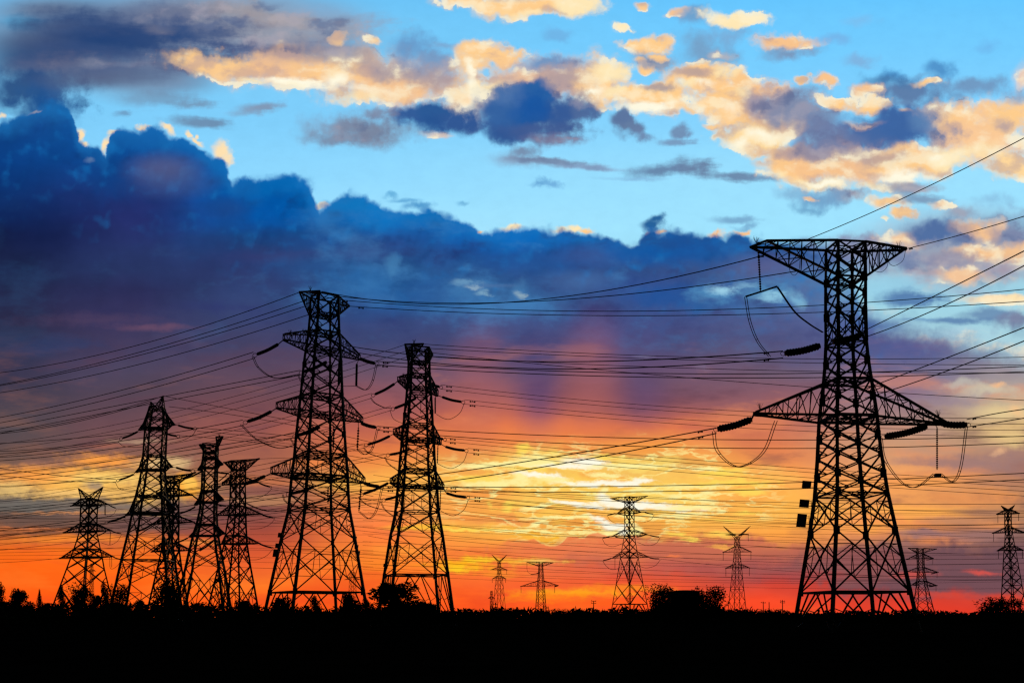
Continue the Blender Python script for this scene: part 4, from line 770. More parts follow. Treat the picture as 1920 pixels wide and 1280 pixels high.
tower('small far pylon with a thin T-shaped top and one long low arm', 830,
  [(1054,1014,8),(1061,1014,8),(1075,1014,9.5),(1087,1014,12),(1098,1014,14),(1112,1014,15.5),(1126,1014,17.5),(1138,1014,19)], 18,
  arms=[([(976,1098.5,0)], [(1047,1097,0)], 1098, 1088), ([(1003,1075.5,0)], [], 1075, 1073), ([(988,1053.5,0)], [(1037,1054.5,0)], 1061, 1053.5, 'top_beam')],
  px=(0.95,0.5,0.35,0.75), belts=(1,2,3,4), lace=5, redund=0, arm_yaw=0, gus=0.8,
  strings=[('L0',977,1099,977,1111,0.8,0),('R0',1040,1099,1040,1111,0.8,0),('L1',1004,1075,995,1076,1.6,0),('R0',1047,1097,1040,1099,1.8,0),('L2',988,1055,988,1066,0.7,0)], loops=[('L2',0.6,0,[(988,1066),(990,1072),(996,1076)])])
tower('distant pylon with a tall open V top, between the reddened one and the largest one', 590,
  [(1007,1382,10),(1020,1382,10.5),(1034,1382,11.5),(1050,1382,14),(1064,1382,17),(1082,1382,20),(1104,1382,25),(1126,1382,29.5)], 28,
  arms=[([(1355,1035,0)], [(1409,1034,0)], 1034, 1024), ([(1360,1065,0)], [(1406,1064,0)], 1064, 1057), ([(1361,1002,0)], [(1403,1001,0)], 1003, 1001)],
  horns=[(1356,986,0,0.8,1008),(1407,985.5,0,0.8,1008)], px=(1.0,0.5,0.35,0.7), belts=(1,2,4,6), lace=4, redund=0, arm_yaw=0, gus=0.8,
  strings=[('L0',1356,1036,1356,1050,0.9,0),('R0',1408,1035,1408,1049,0.9,0),('L1',1361,1066,1361,1080,0.9,0),('R1',1405,1065,1405,1079,0.9,0),('R2',1403,1003,1403,1014,0.8,0)])
tower('distant flat-topped pylon just right of the foot of the largest one', 712,
  [(1028,1725.5,13),(1036,1725.5,13),(1046,1726,13),(1063,1726.5,13),(1072,1727,13.5),(1089,1728,18),(1097,1728.5,20),(1118,1729.5,28),(1134,1730.5,34)], 18,
  arms=[([(1706,1045,0)], [(1750,1046,0)], 1046, 1038), ([(1700,1071,0)], [(1759,1072,0)], 1072, 1063), ([(1709,1096,0)], [(1757,1097,0)], 1097, 1089), ([(1703,1027,0)], [(1756,1028.5,0)], 1036, 1027.5, 'top_beam')],
  px=(1.3,0.7,0.45,0.9), belts=(1,2,3,4,5), lace=4, redund=0, arm_yaw=0, gus=0.9,
  strings=[('L0',1706,1046,1699,1048,2.0,0),('L1',1700,1071,1694,1074,2.0,0),('L2',1709,1096,1703,1098,2.0,0),('R0',1747,1047,1737,1049,2.0,0),('R1',1757,1072,1746,1075,2.2,0),('R2',1754,1097,1742,1099,2.2,0),('R0',1749,1048,1749,1057,0.8,0),('R1',1757,1074,1757,1083,0.8,0),('R2',1755,1099,1755,1108,0.8,0)])
tower('distant three-armed pylon with a small V top at the right edge', 583,
  [(956,1890,11),(963,1890,12),(980,1890,12),(989,1891,12),(998,1891.5,12.5),(1014,1892.5,16),(1024,1893,19),(1032,1893.5,21),(1050,1894.5,25),(1064,1895.5,28),(1082,1896.5,32),(1097,1897.5,35),(1115,1898.5,39)], 40,
  arms=[([(1869,963.5,0)], [(1911,962,0)], 963, 955), ([(1861,999,0)], [(1921,998,0)], 998, 988), ([(1870,1032,0)], [(1918,1031,0)], 1031, 1023)],
  horns=[(1877,947.5,0,0.75,957),(1902.5,946.5,0,0.75,957)], px=(1.6,0.95,0.55,1.1), belts=(1,3,4,6,7,9,11), lace=4, redund=0, arm_yaw=0, gus=0.9,
  strings=[('L0',1871,965,1871,980,0.9,0),('R0',1910,963,1910,976,1.1,0),('L1',1863,1000,1863,1015,0.9,0),('L2',1872,1033,1872,1047,1.0,0),('R2',1917,1032,1917,1046,1.2,0)])
for lab, d, cx_, top, w in (('faint thin lattice mast beside the foot of the small far V-topped pylon', 900, 921.5, 1107, 7), ('faint lattice mast seen through the legs of the farthest left pylon', 700, 172, 1056, 8.5), ('faint lattice mast seen through the right legs of the tallest left-hand pylon', 700, 661, 1072, 17)):
    lv = [(top, cx_, w*0.6)]; r = top+9
    while r < 1135: lv.append((r, cx_, w*0.6+w*0.5*(r-top)/80)); r += 9
    tower(lab, d, lv, 30, px=(0.45,0.28,0.2,0.4), belts=(1,2,3,4,5,6,7), redund=0, gus=0.3, name='lattice_mast', cat='lattice mast', arm_yaw=0,
          arms=[([(cx_-w*0.9,top+14,0)], [(cx_+w*0.9,top+14,0)], top+14, top+11)] if w > 5 else [])
# ------------------------------------------------------------------ overhead wires, each its own object
def wire(label, p0, d0, pm, p1, d1, w=1.7, damp=(), group=None, name='power_line'):
    A, B = at(*p0, d0), at(*p1, d1)
    def tz(p):
        r = ray(*p); k = r.x/r.y
        t = (k*A.y-A.x)/((B.x-A.x)-k*(B.y-A.y)); y = A.y+t*(B.y-A.y)
        return t, at(p[0], p[1], y).z
    t, z = tz(pm); sag = (A.z+t*(B.z-A.z)-z)/max(0.05, 4*t*(1-t))
    def pos(t): return A+(B-A)*t-Vector((0, 0, sag*4*t*(1-t)))
    n = 30; pts = [pos(k/n) for k in range(n+1)]
    dm = (d0+d1)/2 if min(d0, d1) > 0.6*max(d0, d1) else min(d0, d1)*1.15
    rr = w*0.5*dm/FPX
    mb = MB(); mb.lathe(pts, [rr]*len(pts), 5)
    me = bpy.data.meshes.new(name); c = A
    me.from_pydata([tuple(p-c) for p in mb.v], [], mb.f); me.materials.append(M_WIRE)
    o = bpy.data.objects.new(name, me); COL.objects.link(o); o.location = c
    o['label'] = label; o['category'] = 'power line'
    if group: o['group'] = group
    ORG[o.name] = c
    for x, y in damp:
        t, _ = tz((x, y)); p = pos(t); s = p.y/FPX; u = (pos(t+.002)-pos(t-.002)).normalized(); mb = MB()
        q = p-Vector((0, 0, 2.2*s)); mb.bar(p, q, 0.9*s); mb.bar(q-u*4.5*s, q+u*4.5*s, 1.0*s)
        for e in (-1, 1): mb.lathe([q+u*e*2.6*s, q+u*e*3.2*s, q+u*e*5.4*s, q+u*e*5.8*s], [0.6*s, 1.5*s, 1.5*s, 0.5*s], 6)
        part(mb, 'vibration_damper', M_STEEL, o)
    return o
BIG = 'the largest pylon'; TALL = 'the tallest left pylon'; SL = 'the slender pylon'
wire('power line rising from the right tip of the top beam of %s' % BIG, (1697,467), 121, (1810,438), (1935,401), 95, 1.7, [(1708,465)])
wire('steepest power line, rising from the middle of the top beam of %s' % BIG, (1503,453), 122, (1710,364), (1935,251), 90, 1.7, [(1515,449)])
wire('upper of the paired lines rising right from the waist of %s' % BIG, (1616,622), 121, (1770,546), (1935,463), 88, 2.1)
wire('lower of the paired lines rising right from the waist of %s' % BIG, (1616,634), 121, (1770,573), (1935,490), 88, 2.1)
wire('upper of the paired lines rising right past the shoulder of %s' % BIG, (1620,729), 121, (1780,669), (1935,608), 88, 2.1)
wire('lower of the paired lines rising right past the shoulder of %s' % BIG, (1622,746), 121, (1790,690), (1935,633), 88, 2.1)
wire('upper of the paired power lines from the right arm tip of %s' % BIG, (1813,786), 127, (1868,775), (1935,765), 112, 1.9, [(1827,785)])
wire('lower of the paired power lines from the right arm tip of %s' % BIG, (1813,800), 127, (1868,792), (1935,781), 112, 1.9, [(1827,800)])
wire('sagging wire between the top beam end of %s and %s' % (BIG, TALL), (1434,478), 119, (1005,562), (603,546), 188, 1.7, [(1427,480),(612,549)])
wire('sagging wire between the top beam middle of %s and %s' % (BIG, TALL), (1500,507), 122, (895,568), (622,554), 188, 1.6, [(629,558)])
wire('upper of two long earth wires from the top of %s' % TALL, (636,562), 187, (1004,582), (1935,541), 150, 1.5, [(647,566)])
wire('lower of two long earth wires from the top of %s' % TALL, (655,574), 187, (968,589), (1935,564), 150, 1.5, [(677,576)])
wire('upper of the pair between the waist of %s and %s' % (BIG, TALL), (1468,658), 119, (895,674), (650,648), 190, 1.9, [(1437,663)])
wire('lower of the pair between the waist of %s and %s' % (BIG, TALL), (1468,671), 119, (968,690), (664,660), 190, 1.9, [(1437,677)])
wire('upper of the paired lines from the upper right insulator of %s' % TALL, (706,677), 193, (1004,694), (1935,686), 160, 1.7, [(723,678)])
wire('lower of the paired lines from the upper right insulator of %s' % TALL, (706,684), 193, (1004,701), (1935,696), 160, 1.7, [(722,685)])
wire('upper of the paired lines from the left arm tip of %s' % BIG, (1343,802), 118, (1040,856), (596,914), 188, 1.8, [(1313,809)])
wire('lower of the paired lines from the left arm tip of %s' % BIG, (1343,812), 118, (1040,871), (596,925), 188, 1.8, [(1314,823)])
for i, (pa, pm, pb) in enumerate([((795,645),(1340,670),(1935,669)), ((803,653),(1340,676),(1935,684)), ((808,661),(1132,694),(1935,751)), ((812,668),(1290,690),(1935,699))]):
    wire('%s thin wire from the top of %s running right' % (('first','second','third','lowest')[i], SL), pa, 224, pm, pb, 200, 1.2)
rows2 = [((826,721),(1280,764),(1935,784),'upper wire from the short upper right insulator of'), ((826,729),(1280,772),(1935,795),'lower wire from the short upper right insulator of'), ((870,749),(1280,786),(1935,806),'upper wire from the long upper right insulator of'), ((870,757),(1280,795),(1935,818),'lower wire from the long upper right insulator of'),
 ((833,820),(1280,860),(1935,905),'upper wire from the short middle right insulator of'), ((833,827),(1280,867),(1935,913),'lower wire from the short middle right insulator of'), ((877,840),(1280,877),(1935,921),'upper wire from the long middle right insulator of'), ((877,848),(1280,885),(1935,930),'lower wire from the long middle right insulator of'),
 ((834,912),(1280,936),(1935,944),'upper wire from the short lowest right insulator of'), ((834,918),(1280,945),(1935,957),'lower wire from the short lowest right insulator of'), ((879,929),(1280,963),(1935,968),'upper wire from the long lowest right insulator of'), ((879,935),(1280,972),(1935,981),'lower wire from the long lowest right insulator of')]
for pa, pm, pb, lb in rows2: wire('%s %s' % (lb, SL), pa, 226, pm, pb, 200, 0.95, [(pa[0]+16, pa[1]+2)])
for pa, pm, pb, lb in [((708,799),(1000,815),(1935,817),'upper wire of the pair from the middle right insulator of'), ((708,806),(1000,828),(1935,829),'lower wire of the pair from the middle right insulator of'), ((716,911),(1100,912),(1935,886),'upper wire of the pair from the lowest right insulator of'), ((716,918),(1100,922),(1935,898),'lower wire of the pair from the lowest right insulator of')]:
    wire('%s %s' % (lb, TALL), pa, 194, pm, pb, 165, 1.6, [(pa[0]+16, pa[1]+1)])
# left of the tall pylon
LW = [((561,548),(280,641),(-50,704),188,'topmost earth wire from the top corner of'), ((567,565),(280,655),(-50,730),188,'second earth wire from the top of'), ((572,574),(280,661),(-50,731),188,'third earth wire from the top of'), ((578,590),(280,678),(-50,743),188,'lowest earth wire from the top of'),
 ((475,660),(240,728),(-50,791),184,'upper wire of the pair from the upper left insulator of'), ((478,671),(240,739),(-50,801),184,'lower wire of the pair from the upper left insulator of'), ((563,694),(313,742),(-50,813),186,'upper wire of the pair from the inner upper insulator of'), ((563,703),(313,751),(-50,822),186,'lower wire of the pair from the inner upper insulator of'),
 ((455,787),(230,826),(-50,853),184,'upper wire of the pair from the middle left insulator of'), ((457,797),(230,838),(-50,866),184,'lower wire of the pair from the middle left insulator of'), ((551,812),(300,851),(-50,893),186,'upper wire of the pair from the inner middle insulator of'), ((551,820),(300,860),(-50,903),186,'lower wire of the pair from the inner middle insulator of'),
 ((452,905),(230,932),(-50,962),184,'upper wire of the pair from the lowest left insulator of'), ((452,913),(230,942),(-50,974),184,'lower wire of the pair from the lowest left insulator of'), ((540,922),(300,955),(-50,1000),186,'upper wire of the pair from the inner lowest insulator of'), ((540,930),(300,965),(-50,1012),186,'lower wire of the pair from the inner lowest insulator of')]
for pa, pm, pb, d, lb in LW: wire('%s %s' % (lb, TALL), pa, d, pm, pb, 240, 1.3)
L2 = [((759,646),(560,709),(-50,838),'topmost thin wire from the top of'), ((764,657),(560,721),(-50,849),'second thin wire from the top of'), ((769,667),(560,733),(-50,861),'third thin wire from the top of'),
 ((697,737),(560,776),(-50,880),'upper wire from the upper left insulator of'), ((697,746),(560,786),(-50,892),'lower wire from the upper left insulator of'), ((733,761),(560,808),(-50,906),'upper wire from the inner upper insulator of'), ((733,769),(560,818),(-50,916),'lower wire from the inner upper insulator of'),
 ((684,831),(520,865),(-50,944),'upper wire from the middle left insulator of'), ((684,839),(520,874),(-50,955),'lower wire from the middle left insulator of'), ((724,851),(520,888),(-50,968),'upper wire from the inner middle insulator of'), ((724,857),(520,896),(-50,978),'lower wire from the inner middle insulator of'),
 ((676,926),(480,950),(-50,1007),'upper wire from the lowest left insulator of'), ((676,932),(480,958),(-50,1016),'lower wire from the lowest left insulator of'), ((717,935),(480,966),(-50,1026),'upper wire from the inner lowest insulator of'), ((717,941),(480,974),(-50,1036),'lower wire from the inner lowest insulator of')]
for pa, pm, pb, lb in L2: wire('%s %s, running left' % (lb, SL), pa, 222, pm, pb, 290, 0.85)
PK = 'the two-peaked pylon'
L3 = [((283,753),(140,791),(-50,816),'wire from the lower peak of'), ((306,742),(150,786),(-50,812),'wire from the higher peak of'), ((222,822),(110,838),(-50,846),'upper wire from the upper left insulator of'), ((222,829),(110,847),(-50,858),'lower wire from the upper left insulator of'), ((256,810),(120,823),(-50,833),'wire from the inner upper left arm of'),
 ((217,898),(100,890),(-50,869),'upper wire, rising left from the middle left insulator of'), ((217,904),(100,900),(-50,884),'lower wire, rising left from the middle left insulator of'), ((252,890),(110,905),(-50,912),'wire from the inner middle left arm of'), ((197,976),(100,985),(-50,991),'upper wire from the lowest left insulator of'), ((197,982),(100,995),(-50,1004),'lower wire from the lowest left insulator of'), ((236,970),(100,972),(-50,968),'wire from the inner lowest left arm of')]
for pa, pm, pb, lb in L3: wire('%s %s' % (lb, PK), pa, 288, pm, pb, 330, 1.15)
R3 = [((306,742),(420,764),(640,806),'thin wire from the higher peak of'), ((316,762),(440,778),(700,830),'thin wire from the shoulder of'), ((369,802),(450,808),(700,838),'upper wire from the upper right insulator of'), ((369,808),(450,815),(700,848),'lower wire from the upper right insulator of'), ((336,816),(450,826),(700,862),'wire from the inner upper right insulator of'), ((363,881),(470,893),(700,930),'upper wire from the middle right insulator of'), ((363,887),(470,901),(700,938),'lower wire from the middle right insulator of')]
for pa, pm, pb, lb in R3: wire('%s %s, running right' % (lb, PK), pa, 290, pm, pb, 300, 1.0)
SLAB = 'the slab-topped pylon'; FLAT = 'the flat-topped pylon with the long thin beam'
for pa, pm, pb, d, lb in [((418,818),(600,838),(1000,880),359,'wire from the high corner of '+SLAB), ((376,834),(200,862),(-50,884),359,'left-running wire from the low corner of '+SLAB), ((432,886),(620,905),(1935,1000),360,'upper wire from the right insulator of '+SLAB), ((432,891),(620,912),(1935,1010),360,'lower wire from the right insulator of '+SLAB), ((424,948),(640,968),(1935,1040),360,'wire from the middle right arm of '+SLAB),
  ((344,899),(160,926),(-50,940),358,'wire running left from the upper insulator of '+SLAB), ((338,963),(160,985),(-50,996),358,'wire running left from the middle insulator of '+SLAB), ((330,1018),(160,1030),(-50,1036),358,'wire running left from the lowest insulator of '+SLAB),
  ((486,860),(560,858),(760,880),380,'upper wire from the beam tip of '+FLAT), ((509,913),(700,938),(1935,1015),380,'upper wire from the upper right insulator of '+FLAT), ((509,917),(700,944),(1935,1023),380,'lower wire from the upper right insulator of '+FLAT), ((515,970),(700,990),(1935,1046),380,'upper wire from the middle right insulator of '+FLAT), ((515,975),(700,997),(1935,1054),380,'lower wire from the middle right insulator of '+FLAT), ((511,1026),(700,1040),(1935,1078),380,'upper wire from the lowest right insulator of '+FLAT), ((511,1031),(700,1046),(1935,1086),380,'lower wire from the lowest right insulator of '+FLAT),
  ((420,867),(200,905),(-50,930),380,'wire running left from the beam of '+FLAT), ((417,910),(200,938),(-50,950),380,'wire running left from the upper arm of '+FLAT), ((409,968),(200,988),(-50,994),380,'wire running left from the middle arm of '+FLAT)]:
    wire(lb, pa, d, pm, pb, 480, 0.62)
VT = 'the smallest left-hand pylon'
for pa, pm, pb, lb in [((147,915),(60,930),(-50,940),'wire running left from the left fork of'), ((133,949),(60,956),(-50,958),'wire running left from the upper arm of'), ((119,998),(50,1006),(-50,1012),'wire running left from the middle arm of'), ((112,1046),(40,1052),(-50,1056),'wire running left from the lowest arm of'), ((193,913),(300,922),(560,940),'wire running right from the right fork of'), ((218,953),(340,966),(600,985),'wire running right from the upper arm of'), ((228,1001),(350,1012),(620,1025),'wire running right from the middle arm of'), ((227,1049),(350,1058),(640,1066),'wire running right from the lowest arm of')]:
    wire('%s %s' % (lb, VT), pa, 445, pm, pb, 480, 0.7)
RD = 'the reddened mid-distance pylon'
for pa, pm, pb, lb in [((1139,966),(960,957),(700,925),'wire running left from the upper insulator of'), ((1130,1008),(950,997),(690,960),'wire running left from the middle insulator of'), ((1131,1050),(950,1040),(690,1004),'wire running left from the lowest insulator of'), ((1225,963),(1400,975),(1935,990),'wire running right from the upper insulator of'), ((1236,1006),(1400,1022),(1935,1036),'wire running right from the middle insulator of'), ((1236,1047),(1400,1064),(1935,1080),'wire running right from the lowest insulator of'), ((1145,934),(960,922),(700,890),'wire running left from the top beam of'), ((1214,930),(1420,944),(1935,962),'wire running right from the top beam of')]:
    wire('%s %s' % (lb, RD), pa, 520, pm, pb, 470, 0.62)
# far bundles that cross the whole view behind everything
rw = random.Random(11)
for i in range(13):
    y0 = 905+i*11+rw.uniform(-6, 6)
    wire('faint far wire of the bundle slanting across the orange sky on the left', (-50, y0+40-i*2), 520, (240, y0+28-i), (700, y0+6+i*2), 560, 0.48, group='far wires over the left horizon')
for i in range(16):
    y0 = 930+i*10+rw.uniform(-6, 6)
    wire('faint far wire of the bundle crossing the glow behind the largest pylon', (680, y0), 640, (1300, y0+24), (1945, y0+22+rw.uniform(-4, 8)), 640, 0.48, group='far wires over the right horizon')
# ------------------------------------------------------------------ ground, plants, small buildings and poles
mb = MB(); n = 24
for j in range(n+1):
    for i in range(n+1):
        x = (i/n-0.5)*16000; y = -300+(j/n)**1.8*9000
        mb.v.append(Vector((x, y, 0)))
for j in range(n):
    for i in range(n):
        a = j*(n+1)+i; mb.f.append((a, a+1, a+n+2, a+n+1))
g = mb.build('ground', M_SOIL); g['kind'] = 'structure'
def leaf(mb, p, s, rnd):
    u = Vector((rnd.gauss(0, 1), rnd.gauss(0, 1), rnd.gauss(0, 1))).normalized(); w = u.orthogonal().normalized()
    a = rnd.uniform(0, 6.28); w = w*math.cos(a)+u.cross(w)*math.sin(a); v = u.cross(w)
    i = len(mb.v); l = s*rnd.uniform(.7, 1.4); b = s*rnd.uniform(.3, .6)
    mb.v += [p-w*l, p-v*b+w*l*0.1, p+w*l, p+v*b+w*l*0.1]; mb.f.append((i, i+1, i+2, i+3))
def crown_mesh(seed, kind):
    "unit crown: width 1 (x and y), height 1 from z=0; many small leaves in uneven clumps"
    rnd = random.Random(seed); mb = MB(); lobes = []
    if kind == 'round': lobes = [(rnd.uniform(-.3, .3), rnd.uniform(-.3, .3), rnd.uniform(.3, .78), rnd.uniform(.13, .24)) for _ in range(15)]
    elif kind == 'column': lobes = [(rnd.uniform(-.2, .2), rnd.uniform(-.2, .2), .12+.8*k/13, .26*(1-.55*k/13)) for k in range(14)]
    elif kind == 'spread': lobes = [(rnd.uniform(-.42, .42), rnd.uniform(-.35, .35), rnd.uniform(.12, .45), rnd.uniform(.1, .2)) for _ in range(16)] + [(rnd.uniform(-.22, .22), rnd.uniform(-.2, .2), rnd.uniform(.5, .82), rnd.uniform(.08, .15)) for _ in range(10)]
    else: lobes = [(rnd.uniform(-.45, .45), rnd.uniform(-.35, .35), rnd.uniform(.15, .7), rnd.uniform(.12, .2)) for _ in range(20)]
    for (x, y, z, r) in lobes:
        zr = r*1.15
        for _ in range(170):
            d = Vector((rnd.gauss(0, 1), rnd.gauss(0, 1), rnd.gauss(0, 1))).normalized()*(rnd.random()**.45)*1.12
            leaf(mb, Vector((x+d.x*r, y+d.y*r, z+d.z*zr)), 0.034 if kind != 'hedge' else 0.026, rnd)
    # a few shoots that stick out of the outline
    for _ in range(26):
        x, y, z, r = rnd.choice(lobes); d = Vector((rnd.gauss(0, .6), rnd.gauss(0, .6), abs(rnd.gauss(.6, .5)))).normalized()
        for q in range(9):
            leaf(mb, Vector((x, y, z))+d*r*(0.9+q*0.075)+Vector((rnd.gauss(0, .012), rnd.gauss(0, .012), rnd.gauss(0, .012))), 0.02, rnd)
    me = bpy.data.meshes.new('crown'); me.from_pydata([tuple(p) for p in mb.v], [], mb.f); me.materials.append(M_LEAF); return me
def trunk_mesh(seed):
    rnd = random.Random(seed); mb = MB()
    mb.lathe([Vector((0, 0, 0)), Vector((.01, 0, .2)), Vector((0, .01, .5)), Vector((.01, 0, .85))], [.05, .036, .026, .008], 7)
    for k in range(9):
        z = rnd.uniform(.12, .6); a = rnd.uniform(0, 6.28); l = rnd.uniform(.18, .36)
        mb.bar(Vector((0, 0, z)), Vector((math.cos(a)*l, math.sin(a)*l, z+l*.8)), .018, .006)
    me = bpy.data.meshes.new('trunk'); me.from_pydata([tuple(p) for p in mb.v], [], mb.f); me.materials.append(M_BARK); return me
CR = {k: [crown_mesh(s*31+len(k), k) for s in (1, 2)] for k in ('round', 'column', 'spread', 'hedge')}
TRK = [trunk_mesh(1), trunk_mesh(2)]
def plant(label, name, cat, kind, px_, top, w, d, group=None, var=0, rot=0.0):
    w *= 1.12; base = at(px_, 1150, d); H = at(px_, top, d).z; Wm = w*d/FPX
    r = empty(name, (base.x, d, 0), label, cat, group)
    c = bpy.data.objects.new('crown', CR[kind][var % 2]); COL.objects.link(c); c.parent = r; c.scale = (Wm, Wm, H); c.rotation_euler = (0, 0, rot)
    t = bpy.data.objects.new('trunk', TRK[var % 2]); COL.objects.link(t); t.parent = r; t.scale = (Wm*.6, Wm*.6, H)
    return r
G1 = 'trees along the left horizon'
T = [('dark tree cut off by the left edge of the photo','round',0,1092,26,260,0,.3),('broad two-humped tree, second from the left edge','spread',36,1097,52,255,1,1.1),('tiny lone sapling between the broad left tree and the pylons','column',73,1107,13,250,0,2),('narrow upright tree before the left leg of the smallest left-hand pylon','column',114,1100,24,240,1,.5),
 ('tall bushy tree in front of the smallest left-hand pylon','round',152,1094,46,240,0,2.2),('ragged low tree right of the middle of the smallest pylon','spread',182,1108,40,238,1,.4),('upright pointed tree at the right leg of the smallest pylon','column',194,1094,26,245,1,1.7),('full dark tree just left of the foot of the two-peaked pylon','round',222,1093,38,236,1,.9),
 ('large dense tree hiding the foot of the two-peaked pylon','round',310,1086,62,215,0,3.1)]
for lab, k, x, top, w, d, v, r in T: plant(lab, 'tree', 'tree', k, x, top, w, d, G1, v, r)
plant('big spreading shrub with ragged shoots between the two tall left-hand pylons', 'bush', 'bush', 'spread', 738, 1084, 150, 190, None, 0, .2)
B = [('low bush under the left leg of the tallest left-hand pylon',528,1114,56,165,'spread'),('small pointed shrub under the middle of the tallest left-hand pylon',590,1118,34,165,'column'),('bush between the right legs of the tallest left-hand pylon',650,1106,48,165,'spread'),('thin shrub left of the big spreading shrub',686,1122,30,168,'column'),('low bush at the foot of the flat-topped pylon',455,1120,46,230,'spread'),('low bush under the slab-topped pylon',370,1124,52,230,'spread'),('low bush between the two-peaked and the slab-topped pylons',262,1120,44,232,'spread'),('sloping low bush right of the big spreading shrub',806,1126,60,188,'spread'),('low dark bush left of the first tree by the left edge',12,1122,46,250,'spread'),('low bush between the lone sapling and the upright tree',88,1124,40,250,'spread')]
for i, (lab, x, top, w, d, k) in enumerate(B): plant(lab, 'bush', 'bush', k, x, top, w, d, 'bushes around the pylon feet', i, i*.7)
plant('tree growing over the left corner of the low-arched building', 'tree', 'tree', 'round', 1247, 1096, 62, 372, 'trees beside the low-arched building', 0, 1.2)
plant('leafy tree with gaps against the right end of the low-arched building', 'tree', 'tree', 'round', 1331, 1097, 66, 372, 'trees beside the low-arched building', 1, .4)
plant('low tree filling the front of the low-arched building', 'tree', 'tree', 'spread', 1290, 1108, 120, 365, 'trees beside the low-arched building', 1, 2.4)
plant('dense clipped-looking thicket by the right edge, in front of two poles', 'bush', 'bush', 'round', 1888, 1120, 92, 260, None, 0, .3)
plant('wooded mound of bushes right of the slender pylon', 'bush', 'bush', 'hedge', 925, 1136, 110, 420, 'distant thickets on the horizon', 1, .8)
plant('thicket left of the reddened mid-distance pylon', 'bush', 'bush', 'hedge', 1075, 1138, 100, 420, 'distant thickets on the horizon', 0, 1.8)
plant('thicket between the building and the distant V-topped pylon', 'bush', 'bush', 'hedge', 1410, 1137, 110, 420, 'distant thickets on the horizon', 1, 2.8)
plant('thicket behind the foot of the reddened pylon', 'bush', 'bush', 'hedge', 1185, 1139, 90, 420, 'distant thickets on the horizon', 0, 2.2)
# undergrowth: the ragged dark fringe along the field edge
rnd = random.Random(5); mb = MB()
def fringe(x):
    y = 1134 if x < 500 else 1141 if x < 860 else 1143 if x < 1240 else 1144 if x < 1480 else 1151 if x < 1840 else 1148
    return y + 2.2*math.sin(x*.031)+1.6*math.sin(x*.083+1)+1.2*math.sin(x*.21+2)
for k in range(17000):
    x = rnd.uniform(-60, 1980); d = rnd.uniform(105, 340) if rnd.random() < .8 else rnd.uniform(60, 110)
    top = fringe(x+d*.05)+rnd.choice((0, 0, 0, 3, 6))-(rnd.random()**6)*7
    y = lerp(top, 1166, rnd.random()**.8)
    leaf(mb, at(x, y, d), 5.0*d/FPX, rnd)
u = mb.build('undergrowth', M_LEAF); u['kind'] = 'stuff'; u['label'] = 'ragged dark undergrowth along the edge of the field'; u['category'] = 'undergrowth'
# far woods: one mass on the horizon
mb = MB()
for k in range(9000):
    x = rnd.uniform(-60, 1980); d = rnd.uniform(900, 1500)
    top = 1147+2.5*math.sin(x*.017+1)+1.5*math.sin(x*.05)+1.0*math.sin(x*.16)
    leaf(mb, at(x, rnd.uniform(top, 1160), d), 4.2*d/FPX, rnd)
u = mb.build('distant_woods', M_LEAF); u['kind'] = 'stuff'; u['label'] = 'far-off line of woods along the horizon'; u['category'] = 'woods'
# low-arched building
d = 378; a, b = at(1258, 1107, d), at(1312, 1107, d); c = (a+b)/2; hx = (b.x-a.x)/2; H = a.z
r = empty('building', (c.x, d+4, 0), 'dark low-arched building among trees on the horizon', 'building')
mb = MB(); mb.box(Vector((c.x, d+4, H/2)), Vector((hx, 0, 0)), Vector((0, 4, 0)), Vector((0, 0, H/2))); part(mb, 'wall', M_WALL, r)
mb = MB(); m_ = 12
for q in range(m_+1):
    u = -1+2*q/m_; z = H-.1+.4*(1-u*u)
    for yy in (-.4, 8.4): mb.v += [Vector((c.x+u*(hx+.3), d+yy, z)), Vector((c.x+u*(hx+.3), d+yy, min(z-.22, H-.3)))]
for q in range(m_):
    o_ = 4*q; mb.f += [(o_, o_+4, o_+6, o_+2), (o_+1, o_+3, o_+7, o_+5), (o_, o_+1, o_+5, o_+4), (o_+2, o_+6, o_+7, o_+3)]
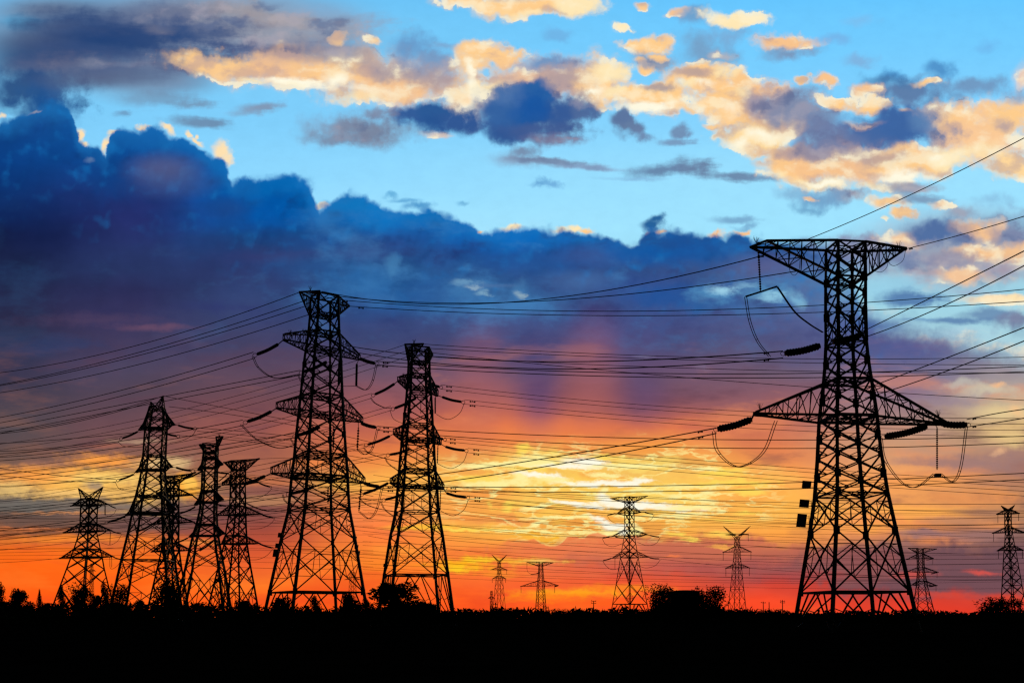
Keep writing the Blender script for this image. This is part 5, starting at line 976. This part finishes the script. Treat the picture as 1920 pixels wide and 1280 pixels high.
mb.f += [(0, 2, 3, 1), (4*m_, 4*m_+1, 4*m_+3, 4*m_+2)]
part(mb, 'roof', M_ROOF, r)
for k in (-.6, .1, .6):
    mb = MB(); mb.box(Vector((c.x+k*hx, d-.03, H*.55)), Vector((.6, 0, 0)), Vector((0, .04, 0)), Vector((0, 0, .75))); w_ = part(mb, 'window', M_ROOF, r)
mb = MB(); mb.box(Vector((c.x-.25*hx, d-.03, 1.05)), Vector((.5, 0, 0)), Vector((0, .04, 0)), Vector((0, 0, 1.05))); part(mb, 'door', M_WOOD, r)
# wooden utility poles
for x, top, d, arms_, lab in [(1113,1126,330,(0,4),'small utility pole with two crossbars on the horizon left of the reddened pylon'),(1431,1127,330,(2,),'small utility pole, first of the three left of the largest pylon'),(1442,1128,335,(),'bare utility pole, middle of the three left of the largest pylon'),(1467,1124,320,(2,5),'small utility pole with crossbars, nearest the largest pylon'),(1875,1121,300,(2,),'thin utility pole behind the left of the right-edge thicket'),(1908,1121,250,(1,),'thick utility pole behind the right of the right-edge thicket'),(929,1129,330,(3,),'short utility pole at the foot of the small far V-topped pylon'),(1024,1136,330,(1,3),'short utility pole with crossbars beside the small T-topped pylon')]:
    b, t = at(x, 1150, d), at(x, top, d); s = d/FPX
    r = empty('utility_pole', (t.x, d, 0), lab, 'utility pole', 'wooden utility poles on the horizon')
    mb = MB(); mb.lathe([Vector((t.x, d, 0)), Vector((t.x, d, t.z*.5)), t], [1.0*s, .85*s, .7*s], 8); part(mb, 'pole', M_WOOD, r)
    for q in arms_:
        mb = MB(); z = t.z-q*s-.1; mb.bar(Vector((t.x-4.6*s, d-.15, z+.6*s)), Vector((t.x+4.6*s, d-.15, z)), .9*s); co = part(mb, 'crossbar', M_WOOD, r)
        for e in (-4, 4):
            mb = MB(); p = Vector((t.x+e*s, d-.15, z+(.3-.065*e)*s)); mb.lathe([p, p+Vector((0, 0, .9*s)), p+Vector((0, 0, 1.6*s))], [.4*s, .55*s, .25*s], 6); part(mb, 'pin_insulator', M_GLASS, r, sub=co)
